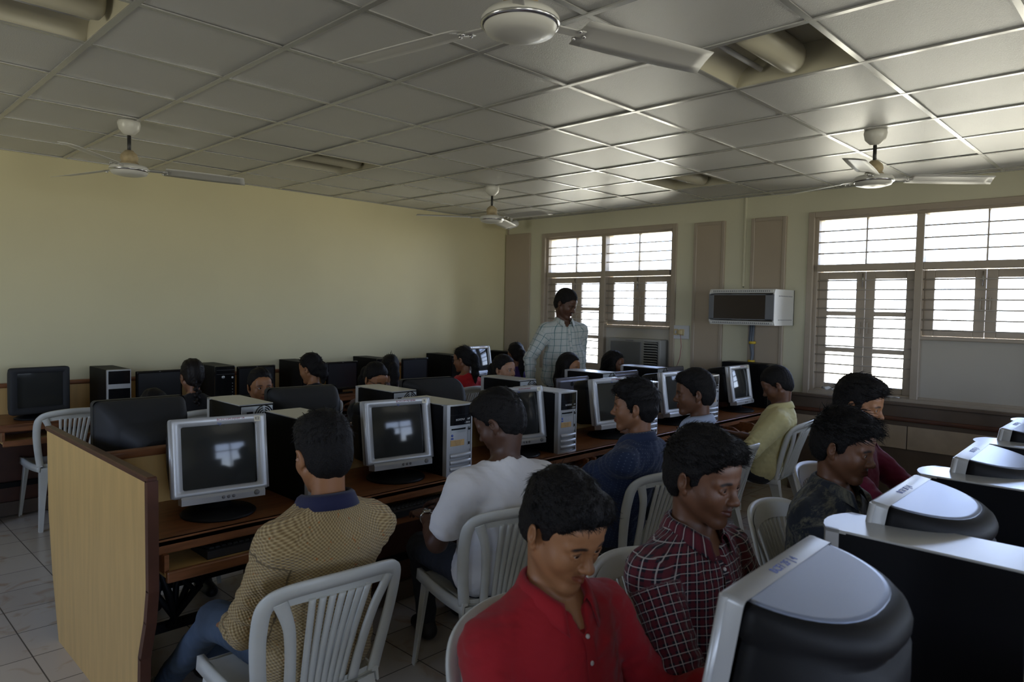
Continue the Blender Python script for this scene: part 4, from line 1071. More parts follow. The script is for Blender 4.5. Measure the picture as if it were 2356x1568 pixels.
def axes_from(az, pitch=0, roll=0):
    """columns: right(x), forward(y), up(z) of a head looking along azimuth az"""
    M = Matrix.Rotation(R(az)-PI/2, 3, 'Z') @ Matrix.Rotation(R(pitch), 3, 'X') @ Matrix.Rotation(R(roll), 3, 'Y')
    return np.array(M)
def ik(S, Wt, l1, l2, hint):
    S, Wt = V3(S), V3(Wt); d = Wt-S; L = np.linalg.norm(d); 
    if L > (l1+l2)*.995: Wt = S+d/L*(l1+l2)*.995; d = Wt-S; L = np.linalg.norm(d)
    a = (l1*l1-l2*l2+L*L)/(2*L); h = math.sqrt(max(l1*l1-a*a, 0)); u = d/L; hv = V3(hint); hv = nrm(hv-u*(hv@u)); return S+u*a+hv*h, Wt
def add_hand(B, w, d, n, side, curl=.5, s=1., spread=.0):
    """w wrist, d direction, n palm normal; side +1 = thumb toward cross(d,n)"""
    d = nrm(d); n = nrm(V3(n)-d*(V3(n)@d)); lat = np.cross(d, n)*side
    pc = w+d*.045*s; Rm = np.stack([lat, d, n], 1)
    B.ell(pc+d*.008*s, V3(.040, .050, .0145)*s, Rm, k=.012)
    B.cap(w-d*.01, w+d*.03*s, .023*s, .022*s, .02)
    for i, (o, L) in enumerate(((.030, .070), (.010, .078), (-.010, .072), (-.029, .057))):
        p = pc+d*.042*s+lat*o*s; a = .15+curl*.35; L = L*s; dd = nrm(d+lat*o*spread*6)
        rr = .0088*s
        for seg, fr in enumerate((.45, .30, .25)):
            dirv = dd*math.cos(a)+n*math.sin(a); q = p+dirv*L*fr; B.cap(p, q, rr, rr*.9, .004); p = q; rr *= .92; a += curl*.75
    t0 = w+d*.022*s+lat*.026*s; t1 = t0+(lat*.75+d*.75+n*.25)*.034*s; t2 = t1+(lat*.15+d*.95+n*.35)*.028*s; t3 = t2+(d*.95+n*.4-lat*.1)*.022*s
    B.cap(t0, t1, .014*s, .0105*s, .012); B.cap(t1, t2, .0105*s, .0095*s, .004); B.cap(t2, t3, .0095*s, .008*s, .004)
def head_prims(B, C, Rh, s=1., fem=False, fat=1., smile=.5, eyes_open=.6):
    def p(x, y, z): return C+Rh@(V3(x, y, z)*s)
    def E(c, r, rot=None, k=.02, op='+'):
        Rm = Rh if rot is None else Rh@np.array(rot.to_matrix()) ; B.ell(p(*c), V3(*r)*s, Rm, k*s, op)
    def Cc(a, b, ra, rb, k=.015, op='+'): B.cap(p(*a), p(*b), ra*s, rb*s, k*s, op)
    E((0, -.012, .036), (.073, .094, .082), k=.03)
    E((0, .028, -.012), (.060*fat, .062, .085), k=.03)
    E((0, .070, .050), (.050, .022, .030), k=.03)
    for q in (-1, 1):
        Cc((q*.054*fat, -.002, -.045), (q*.016, .064, -.096), .017, .014, .03)
        E((q*.036*fat, .058, -.026), (.026, .026, .026), k=.03)
        Cc((q*.012, .088, .021), (q*.046, .074, .020), .009, .008, .016)
    E((0, .074, -.098), (.020, .016, .015), k=.022)
    E((0, .078, -.056), (.030, .018, .022), k=.02)
    for q in (-1, 1): E((q*.031, .098, .004), (.0165, .015, .0115), k=.012, op='-')
    Cc((0, .086, .016), (0, .106, -.022), .0075, .0105, .014)
    E((0, .1095, -.028), (.0108, .0115, .0095), k=.010)
    for q in (-1, 1): E((q*.0125, .100, -.031), (.007, .0095, .0068), k=.008)
    # lips
    up = .003*smile*2
    for q in (-1, 1):
        Cc((0, .0965, -.0555), (q*.024, .082, -.0565+up), .0052, .003, .006); Cc((0, .0955, -.0655), (q*.021, .082, -.0615+up), .0066, .0035, .006)
        Cc((0, .1035, -.0602), (q*.024, .0885, -.059+up), .0022, .0016, .004, '-')
        # eyeball bed and lids
        E((q*.031, .0772, .004), (.0138, .0098, .0116), k=.004); E((q*.031, .0782, .0125+.003*eyes_open), (.0158, .0140, .0085), k=.005)
        op = eyes_open
        for i in range(4):
            t0, t1 = -1+i*.5, -.5+i*.5
            f = lambda t, zz, dz: (q*.031+t*.0145, .0895-.0045*t*t, .004+zz*(1-t*t*.8)+dz)
            Cc(f(t0, .0012+.0035*op, .0012), f(t1, .0012+.0035*op, .0012), .0024, .0024, .003)
            Cc(f(t0, -.0082, .0), f(t1, -.0082, .0), .0026, .0026, .004)
        # ear
        rot = Euler((R(-12), R(q*8), R(q*-22)))
        E((q*.0815, -.011, -.002), (.0075, .0185, .030), rot, .006); E((q*.0895, -.005, .005), (.0062, .0105, .018), rot, .004, '-')
        E((q*.0765, -.002, -.028), (.006, .008, .010), k=.006)
    return p
def hair_sdf(C, Rh, s, kind, vol=.012, seed=1):
    H = SDF()
    def p(x, y, z): return C+Rh@(V3(x, y, z)*s)
    H.ell(p(0, -.016, .040), V3(.0745+vol*.42, .097+vol*.5, .083+vol*.8)*s, Rh, .02); H.ell(p(0, -.008, .072), V3(.060+vol*.8, .084+vol*.6, .058+vol*1.0)*s, Rh, .03)
    H.cap(p(-.025, .058, .092), p(.03, .058, .092), (.018+vol)*s, (.015+vol)*s, .03) if vol > .014 and kind == 'short' else None
    H.ell(p(0, -.046, -.014), V3(.064+vol*.2, .058+vol*.4, .066)*s, Rh, .03)
    Ys = np.array([-.2, -.10, -.06, -.034, -.022, .004, .012, .026, .034, .050, .075, .1, .2])
    if kind == 'short': Zs = np.array([-.090, -.086, -.080, -.056, -.010, -.004, -.040, -.040, .026, .050, .066, .078, .12])
    else: Zs = np.array([-.10, -.095, -.085, -.040, -.008, .012, .006, .020, .040, .062, .078, .090, .12])
    def cut(P):
        q = (P-C)@Rh/s; hl = np.interp(q[:, 1], Ys, Zs); hl = hl+np.where(q[:, 1] > .045, -.3*np.maximum(np.abs(q[:, 0])-.035, 0), 0); return (hl-q[:, 2])*.75*s
    H.fun(cut, .010, '&')
    if kind != 'long':
        for q_ in (-1, 1): H.ell(p(q_*.088, -.004, -.004), V3(.020, .017, .030)*s, Rh, .006, '-')
    return H, p
def tufts(verts, faces, n, L, w, comb, seed, up=.25, side=None):
    """short tapered hair locks rooted on the hair surface"""
    r = np.random.RandomState(seed); fi = r.randint(0, len(faces), n)
    a, b, c = verts[faces[fi, 0]], verts[faces[fi, 1]], verts[faces[fi, 2]]; N = np.cross(b-a, c-a); N /= np.maximum(np.linalg.norm(N, axis=1), 1e-12)[:, None]
    P = a-N*.004; D = comb(P); Lk = np.where(side(P), .45, 1.) if side else np.ones(n); D = D-N*(D*N).sum(1)[:, None]; D /= np.maximum(np.linalg.norm(D, axis=1), 1e-6)[:, None]; D += r.normal(size=D.shape)*.20
    D /= np.linalg.norm(D, axis=1)[:, None]; S = np.cross(D, N); S /= np.maximum(np.linalg.norm(S, axis=1), 1e-9)[:, None]
    Ls = (L*Lk*r.uniform(.5, 1.25, n))[:, None]; vs = []; base = len(verts); fs = []
    upv = (up*r.uniform(.2, 1.1, n)**1.5*np.where(Lk < 1, .35, 1))[:, None]
    pts = [P, P+D*Ls*.4+N*Ls*upv*.8, P+D*Ls*.75+N*Ls*upv*1.1, P+D*Ls+N*Ls*upv*.9]; ws = [w, w*.9, w*.55, .0004]
    for q, ww in zip(pts, ws): vs += [q-S*ww, q+N*ww*.7, q+S*ww]
    allv = np.stack(vs, 1).reshape(-1, 3)     # n,12,3
    idx = base+np.arange(n)[:, None]*12
    for k in range(3):
        for j in range(3):
            j2 = (j+1) % 3; fs.append(np.concatenate([idx+k*3+j, idx+k*3+j2, idx+k*3+3+j2, idx+k*3+3+j], 1))
    return np.concatenate([verts, allv]), np.concatenate([faces]+fs)

def person(cfg):
    """builds one figure; body is one continuous skin mesh, hair / clothes / eyes are children"""
    g = cfg.get; C = V3(cfg['head']); s = g('s', 1.); hs = s*g('hs', 1.); fem = g('fem', False); cell = g('cell', .004); fine = cell < .006
    Rh = axes_from(g('haz'), g('hp', 0), g('hr', 0)); az = g('baz'); f = V3(math.cos(R(az)), math.sin(R(az)), 0); l = V3(-f[1], f[0], 0); up = V3(0, 0, 1)
    fat = g('fat', 1.)
    NB = V3(g('nb')) if g('nb') is not None else C-up*.175*s-f*.035
    stand = g('stand', False)
    HCn = V3(g('hip')) if g('hip') is not None else V3(NB[0], NB[1], .52)-f*g('lean', .0)
    ax = nrm(NB-HCn); fr = nrm(np.cross(l*-1, ax))*-1; fr = nrm(f-ax*(f@ax)); Rt = np.stack([-l, fr, ax], 1); L = np.linalg.norm(NB-HCn)
    sw = (.150 if fem else .172)*s*g('sw', 1.)
    shL, shR = NB+l*sw-up*.062*s+V3(g('dl', (0, 0, 0))), NB-l*sw-up*.062*s+V3(g('dr', (0, 0, 0)))
    la, lb = .285*s, .25*s
    wl, wr = V3(g('wl', tuple(HCn+f*.42+l*.12+up*.16))), V3(g('wr', tuple(HCn+f*.42-l*.12+up*.16)))
    hl, hr_ = V3(g('hintl', tuple(l*.5-up-f*.4))), V3(g('hintr', tuple(-l*.5-up-f*.4)))
    eL, wl = ik(shL, wl, la, lb, hl); eR, wr = ik(shR, wr, la, lb, hr_)
    hipL, hipR = HCn+l*.09*s, HCn-l*.09*s
    if stand: kL, kR = hipL-up*.45+f*.02, hipR-up*.45+f*.02; aL, aR = kL-up*.42, kR-up*.42
    else:
        kL, kR = hipL+f*.42*s+l*.06-up*.0, hipR+f*.42*s-l*.06
        kL[2] = kR[2] = .50; aL, aR = V3(g('al', tuple(kL+f*.02))), V3(g('ar', tuple(kR+f*.02))); aL[2] = aR[2] = .085
    def T(t, x=0, y=0): return HCn+ax*L*t+Rt@V3(x, y, 0)
    def torso(B, o, k=.05, bag=0.):
        m = .92 if fem else 1.
        B.ell(T(.02), V3(.160*m+o+bag, .115+o+bag, .125+o)*V3(fat, fat, 1)*s, Rt, k); B.ell(T(.32, 0, .01), V3(.142*m+o+bag, .108+o+bag, .17+o)*V3(fat, fat, 1)*s, Rt, k)
        B.ell(T(.66), V3(.152*m+o, .112+o, .17+o)*s, Rt, k); B.ell(T(.80, 0, -.012), V3(.135*m+o, .092+o, .11+o)*s, Rt, k)
        if fem: 
            for q in (-1, 1): B.ell(T(.66, q*.065, .085), V3(.05+o*.5, .045+o*.5, .05+o*.5)*s, Rt, .03)
        for sh in (shL, shR):
            B.cap(NB-up*.035*s, sh-up*.008, .060*s+o*.7, .055*s+o*.7, .05); B.cap(NB+up*.015*s-f*.01, NB+(sh-NB)*.62-up*.0, .040*s+o*.3, .030*s+o, .04)
    B = SDF(); torso(B, 0)
    for sh, el, wr_, sd in ((shL, eL, wl, 1), (shR, eR, wr, -1)):
        B.cap(sh, el, .050*s*fat, .040*s, .03); B.cap(el, wr_, .040*s, .024*s, .02)
        B.cap(el+(wr_-el)*.15, el+(wr_-el)*.4, .040*s, .037*s, .02)
    chin = C+Rh@(V3(0, 0, -.05)*s)
    B.cap(NB-up*.03, C+Rh@(V3(0, -.030, -.045)*hs), (.047 if fem else .054)*s*g('neck', 1.), (.042 if fem else .049)*s*g('neck', 1.), .022)
    head_prims(B, C, Rh, hs, fem, g('face', 1.), g('smile', .4), g('eyes', .6))
    pn = V3(g('palm', (0, 0, -1)))
    add_hand(B, wl, V3(g('hdl', tuple(wl-eL))), V3(g('pl', tuple(pn))), g('tl', -1), g('curl', .5), s); add_hand(B, wr, V3(g('hdr', tuple(wr-eR))), V3(g('pr', tuple(pn))), g('tr', 1), g('curl', .5), s)
    v, q = surface(B, cell)
    hq = (v-C)@Rh/hs; x, y, z = hq[:, 0], hq[:, 1], hq[:, 2]
    upv = .006*g('smile', .4)
    lip = np.clip(1.15-((np.abs(x)/.026)**2+((z+.0605-upv*np.clip(np.abs(x)/.024, 0, 1))/.0105)**2), 0, 1)*(y > .075)*3; lip = np.clip(lip, 0, 1)
    dark = np.zeros(len(v))
    beard = g('beard', .0 if fem else .25)
    jaw = np.clip((-.045-z)/.03, 0, 1)*np.clip((y+.02)/.04, 0, 1)*(z > -.125)*(np.abs(x) < .09)*(1-lip); mous = np.exp(-((z+.045)/.006)**2)*(np.abs(x) < .026)*(y > .08)
    dark = np.maximum(dark, beard*jaw*.5); dark = np.maximum(dark, mous*g('moust', 0. if fem else .5))
    for sgn in (-1, 1):   # brow and lash line colour, a trait of the face; then painted nostril shade
        bx = (x-sgn*.032); dark = np.maximum(dark, np.clip(1.3-(np.abs(bx)/.019)**4-((z-.0235-.10*np.abs(bx)*0+.25*np.maximum(sgn*bx, 0))/(.0038 if fem else .0052))**2, 0, 1)*(y > .055)*.95)
        dark = np.maximum(dark, np.clip(1.2-(np.abs(bx)/.0150)**2-((z-(.004+(.0050+.0035*g('eyes', .6))*(1-(bx/.0145)**2*.8)))/.0022)**2, 0, 1)*(y > .07)*.9)
        dark = np.maximum(dark, np.clip(1.2-((np.abs(x)-.0105)/.004)**2-((z+.0375)/.0028)**2, 0, 1)*(y > .085)*.8)  # nostril shade painted as dark spots, no holes modelled
    tint = np.stack([np.maximum(lip, 0)*.9, dark, np.zeros(len(v))], 1)
    root = empty('person', cfg['label'], 'person', g('group'))
    root.location = (HCn[0], HCn[1], 0); off = -V3(HCn[0], HCn[1], 0)
    mk_mesh('body', v+off, q, [SK[g('skin', 'med')]], root, tint)
    # eyes
    eb = MB(); Mh = Matrix.Translation(Vector(C+off)) @ Matrix(Rh.tolist()).to_4x4()
    gz = g('gaze', (0, 0)); 
    for sgn in (-1, 1):
        eb = MB(); c = Vector((sgn*.031*hs, .0772*hs, .0045*hs)); n = 16
        Rg = Matrix.Rotation(R(gz[0]), 4, 'Z') @ Matrix.Rotation(R(gz[1]), 4, 'X') @ Matrix.Rotation(-PI/2, 4, 'X')
        angs = [0, 10, 11, 26, 27, 40, 60, 90, 120]; rad = .0148*hs
        for a, b_ in zip(angs[:-1], angs[1:]):
            mm = M_gblk if b_ <= 10 else (M_iris if b_ <= 26 else M_eyew)
            rings = [[c+(Rg @ Vector((rad*math.sin(R(t))*math.cos(2*PI*j/n), rad*math.sin(R(t))*math.sin(2*PI*j/n), rad*math.cos(R(t))))) for j in range(n)] for t in (max(a, .5), b_)]
            eb.loft(rings, mm, (False, False))
        eb.build('eye', root, M=Mh)
    # hair
    kind = g('hair', 'short'); H, hp_ = hair_sdf(C, Rh, hs, kind, g('vol', .012), g('seed', 1))
    seed = g('seed', 1)
    if kind in ('pony', 'clip'):
        pts = [hp_(0, -.10, .045), hp_(.0, -.135, .01), hp_(.005, -.13, -.07), hp_(.0, -.12, -.15), hp_(.0, -.10, -.25)] if kind == 'pony' else [hp_(0, -.10, .035), hp_(.0, -.125, .0), hp_(.0, -.12, -.06), hp_(.0, -.105, -.13)]
        rs = [.026, .036, .040, .034, .014] if kind == 'pony' else [.03, .036, .034, .016]
        for a, b_, ra, rb in zip(pts[:-1], pts[1:], rs[:-1], rs[1:]): H.cap(a, b_, ra, rb, .02)
    if kind == 'bun': H.ell(hp_(0, -.115, .02), (.042, .038, .042), Rh, .015)
    if kind == 'braid':
        for i in range(12):
            a = hp_(-.01+.012*(-1)**i, -.09-.012*min(i, 3)+.006*max(i-4, 0), -.02-.024*i)
            H.ell(a, (.020-.0006*i, .018, .019), Rh, .008)
    if kind == 'long':
        for sgn in (-1, 1):
            H.cap(hp_(sgn*.062, .0, .06), hp_(sgn*.082, .014, -.06), .034, .030, .03); H.cap(hp_(sgn*.082, .014, -.06), hp_(sgn*.085, .0, -.19), .030, .024, .03)
        H.cap(hp_(0, -.06, .02), hp_(0, -.085, -.12), .07, .06, .04); H.cap(hp_(0, -.085, -.12), hp_(0, -.09, -.24), .06, .035, .04)
        H.fun(lambda P: .6*(.030-np.sqrt((((P-C)@Rh/hs)[:, 0]/1.9)**2+(((P-C)@Rh/hs)[:, 2]*.42+.012)**2))-np.minimum(((P-C)@Rh/hs)[:, 1]-.055, 0)*-1., .01, '&') if False else None
    amp = g('hamp', .0035)
    def hd(P, d):
        q = (P-C)@Rh; w1 = wn(q*V3(1.0, .35, .5), 150., seed); return amp*w1*np.exp(-(d/.03)**2)
    hv, hf = surface(H, max(cell, .0035), hd)
    nt_ = g('tufts', 0)
    if nt_:
        cm = g('comb', (0, .4, .6)); crown = hp_(0, -.06, .12)
        def comb(P):
            q = (P-C)@Rh; D = q-((crown-C)@Rh); D = D*V3(1, 1, .9)+V3(*cm)*.08*(q[:, 2:3] > .03); return D@Rh.T
        hv, hf = tufts(hv, hf, nt_, g('tl_', .026), (.0012 if cell < .0038 else .0016) if fine else .003, comb, seed, g('tup', .28)*.6, lambda P: ((P-C)@Rh)[:, 2] < .05)
    ho = mk_mesh('hair', hv+off, hf, [M_hairb if g('brown') else M_hair], root)
    # clothes
    cm_ = g('top_mat'); o = g('o', .012); Sh = SDF(); torso(Sh, o, .05, g('bag', .008)); slv = g('sleeve', 1.)   # 1 long, .5 short
    sr = g('sr', 1.)
    for sh, el, wr_ in ((shL, eL, wl), (shR, eR, wr)):
        if slv >= 1: Sh.cap(sh, el, (.053*fat+o)*s*sr, (.043+o)*s*sr, .03); Sh.cap(el, el+(wr_-el)*(slv-.06 if slv > 1 else .93), (.043+o)*s*sr, (.026+o*.9)*s*sr, .02)
        else:
            e2 = sh+(el-sh)*slv*1.6 if slv*1.6 < 1 else el+(wr_-el)*(slv*1.6-1); 
            Sh.cap(sh, sh+(el-sh)*min(1, slv*1.6), (.056+o)*s*sr, (.048+o)*s*sr, .03)
            if slv*1.6 > 1: Sh.cap(el, e2, (.046+o)*s*sr, (.044+o)*s*sr, .02)
    if not g('hijab'): Sh.cap(NB-up*.0*s+f*g('vf', .02), NB+up*.16*s+f*.05, g('nr', .060)*s, .085*s, .012, '-')
    if g('collar'): Sh.cap(NB+f*.075*s+up*.03, NB+f*.115*s-up*.055*s, .030*s, .006*s, .008, '-')
    wr_seed = g('seed', 1)+50
    A = [(shL, eL), (eL, wl), (shR, eR), (eR, wr)]; wamp = g('wamp', .005)
    def cd(P, d):
        w0 = wn(P*V3(1, 1, 1), 34., wr_seed)*.55+wn(P, 75., wr_seed+3)*.25
        for (a, b_) in ((shL, eL), (shR, eR), (eL, wl), (eR, wr)):
            u_ = nrm(b_-a); t = (P-a)@u_; dist = np.linalg.norm(P-a-np.clip(t, 0, np.linalg.norm(b_-a))[:, None]*u_, axis=1)
            m_ = np.exp(-(dist/.06)**2)*np.exp(-((t-np.linalg.norm(b_-a)*(.9 if a is shL or a is shR else .15))/.10)**2); w0 = w0+m_*1.2*np.sin(t*120+wn(P, 20., wr_seed+9)*2.2)
        return wamp*1.15*w0*np.exp(-(np.minimum(np.abs(d), .05)/.03)**2)
    ccell = g('ccell', max(cell*1.35, .005)); cv, cf = surface(Sh, ccell, cd)
    # cloth coordinates
    best = np.full(len(cv), 9.); U = np.zeros(len(cv)); Vv = np.zeros(len(cv)); Wd = np.zeros(len(cv))
    tq = (cv-HCn)@Rt; segs = [(None, None)]+A; 
    dt = np.sqrt((tq[:, 0]/.16)**2+(tq[:, 1]/.12)**2)*.13-.13
    best = dt; U = tq[:, 0].copy(); Vv = tq[:, 2].copy(); Wd = np.zeros(len(cv))
    # sides of the torso run along depth instead of width
    U = U+np.sign(tq[:, 0])*np.maximum(0, np.abs(tq[:, 1])*0)
    ang = np.arctan2(tq[:, 0], np.where(np.abs(tq[:, 1]) < 1e-5, 1e-5, np.abs(tq[:, 1]))); U = ang*.135
    for i, (a, b_) in enumerate(A):
        u_ = nrm(b_-a); Ln = np.linalg.norm(b_-a); t = (cv-a)@u_; tc_ = np.clip(t, 0, Ln); dd = np.linalg.norm(cv-a-tc_[:, None]*u_, axis=1)-.058
        e1 = nrm(np.cross(u_, f+.01)); e2 = np.cross(u_, e1); an = np.arctan2((cv-a)@e1, (cv-a)@e2)
        far = (t > (.04 if i in (0, 2) else 0)); m_ = (dd < best) & far
        best = np.where(m_, dd, best); U = np.where(m_, an*.055+.3*(i+1), U); Vv = np.where(m_, t+(la if i in (1, 3) else 0)+.11, Vv); Wd = np.where(m_, i+1, Wd)
    cl = np.stack([U, Vv, Wd*.3+tq[:, 1]], 1)
    top = mk_mesh(g('top_name', 'shirt'), cv+off, cf, [cm_], root, None, cl)
    # collar
    if g('collar'):
        cc = g('collar_mat') or cm_; b = MB(); rr = .064*s+max(0, o-.013)*.8; N_ = 40; P1 = []; a0 = R(g('copen', 22))
        cup = nrm(ax*.6+up*.4+f*.0)
        cx = NB+off+f*.012+up*(.018+max(0, o-.013))
        tiltf = .42
        rows = []
        for (dr, dz, pt) in ((.0, -.005, 0), (-.004, .030, 0), (.001, .040, 0), (.010, .032, 0), (.024, -.004, 1)):
            row = []
            for i in range(N_+1):
                a = a0+(2*PI-2*a0)*i/N_; ca, sa = math.cos(a), math.sin(a)
                front = max(0, ca)**2
                rad = rr+dr+ (.010*front)
                zz = dz-.045*front*tiltf*2-(pt*(.030*max(0, ca)**6)) + (.012 if ca < 0 else 0)*(-ca)
                fw = rad*ca*1.12+(pt*.016*max(0, ca)**4)
                row.append(tuple(cx+f*fw+l*(rad*sa)*1.06+up*zz))
            rows.append(row)
        b.grid(rows, cc); co = b.build('collar', root)
        at = co.data.attributes.new('cloth', 'FLOAT_VECTOR', 'POINT')
        for i, vv in enumerate(co.data.vertices):
            k_ = i % (N_+1); r_ = i//(N_+1); at.data[i].vector = (k_*.0105+.1, r_*.008+.002, 0)
        sm_ = co.modifiers.new('s', 'SOLIDIFY'); sm_.thickness = .003; sm_.offset = 0
    # trousers and shoes
    if g('legs', True):
        Tr = SDF(); oo = .012
        Tr.ell(HCn-ax*.05, V3(.160, .120, .09)*V3(fat, fat, 1)*s*(1 if not stand else .96), Rt, .03)
        for h_, k_, a_ in ((hipL, kL, aL), (hipR, kR, aR)):
            Tr.cap(h_, k_, (.082 if not fem else .085)*s, .062*s, .03); Tr.cap(k_, V3(a_)+up*.02, .060*s, .046*s, .03)
        tv, tf = surface(Tr, .012 if cell > .005 else .008, lambda P, d: .004*wn(P, 40., 5)*np.exp(-(np.minimum(np.abs(d), .05)/.03)**2))
        ttq = np.stack([tv[:, 0], tv[:, 2], tv[:, 1]], 1)
        mk_mesh(g('leg_name', 'trousers'), tv+off, tf, [g('leg_mat', M_tr)], root, None, ttq)
        for a_ in (aL, aR):
            Sn = SDF(); a_ = V3(a_); Sn.cap(V3(a_[0], a_[1], .050)-f*.03, V3(a_[0], a_[1], .040)+f*.12, .040, .034, .03); Sn.cap(V3(a_[0], a_[1], .10), V3(a_[0], a_[1], .05), .040, .042, .02); Sn.fun(lambda P: .003-P[:, 2], .004, '&')
            sv, sf = surface(Sn, .008); mk_mesh('shoe', sv+off, sf, [g('shoe_mat', M_shoe)], root)
    return dict(root=root, off=off, C=C, Rh=Rh, NB=NB, f=f, l=l, HC=HCn, Rt=Rt, wl=wl, wr=wr, eL=eL, eR=eR, shL=shL, shR=shR, body=(v, q), shirt=(cv, cf), Mh=Mh, hs=hs)

K_ = cloth_mat
C_knit = K_('knit_sweater_tan', 'knit', [(.66, .50, .25), (.22, .13, .045), (.50, .16, .03)], bump=.6)
C_white = K_('white_cotton', 'plain', [(.78, .75, .72)]); C_navy = K_('navy_dotted_shirt', 'dots', [(.020, .032, .075), (.16, .20, .28)])
C_pale = K_('pale_blue_shirt', 'plain', [(.40, .46, .60)]); C_yel = K_('yellow_shirt', 'plain', [(.66, .58, .28)])
C_red = K_('red_shirt', 'plain', [(.34, .010, .016)], bump=.3); C_plaid = K_('plaid_maroon_shirt', 'plaid_dark', [(.012, .010, .018), (.13, .014, .022), (.55, .50, .46)])
C_spl = K_('speckled_dark_shirt', 'splatter', [(.018, .022, .030), (.24, .22, .14)]); C_mar = K_('maroon_shirt', 'plain', [(.15, .010, .035)])
C_chk = K_('checked_pale_shirt', 'check_light', [(.50, .52, .49), (.03, .13, .14)]); C_navyc = K_('navy_collar', 'plain', [(.018, .02, .06)])
C_blk = K_('black_top', 'plain', [(.012, .012, .014)]); C_redp = K_('red_shawl', 'plain', [(.50, .015, .02)]); C_prt = K_('printed_top', 'print', [(.02, .018, .016), (.50, .45, .33)])
C_pur = K_('purple_top', 'plain', [(.045, .02, .12)]); C_teal = K_('teal_top', 'plain', [(.03, .12, .15)]); C_pink = K_('pink_print', 'print', [(.35, .28, .30), (.15, .10, .15)])
def lap(x, y, z=.72): return (x, y, z)
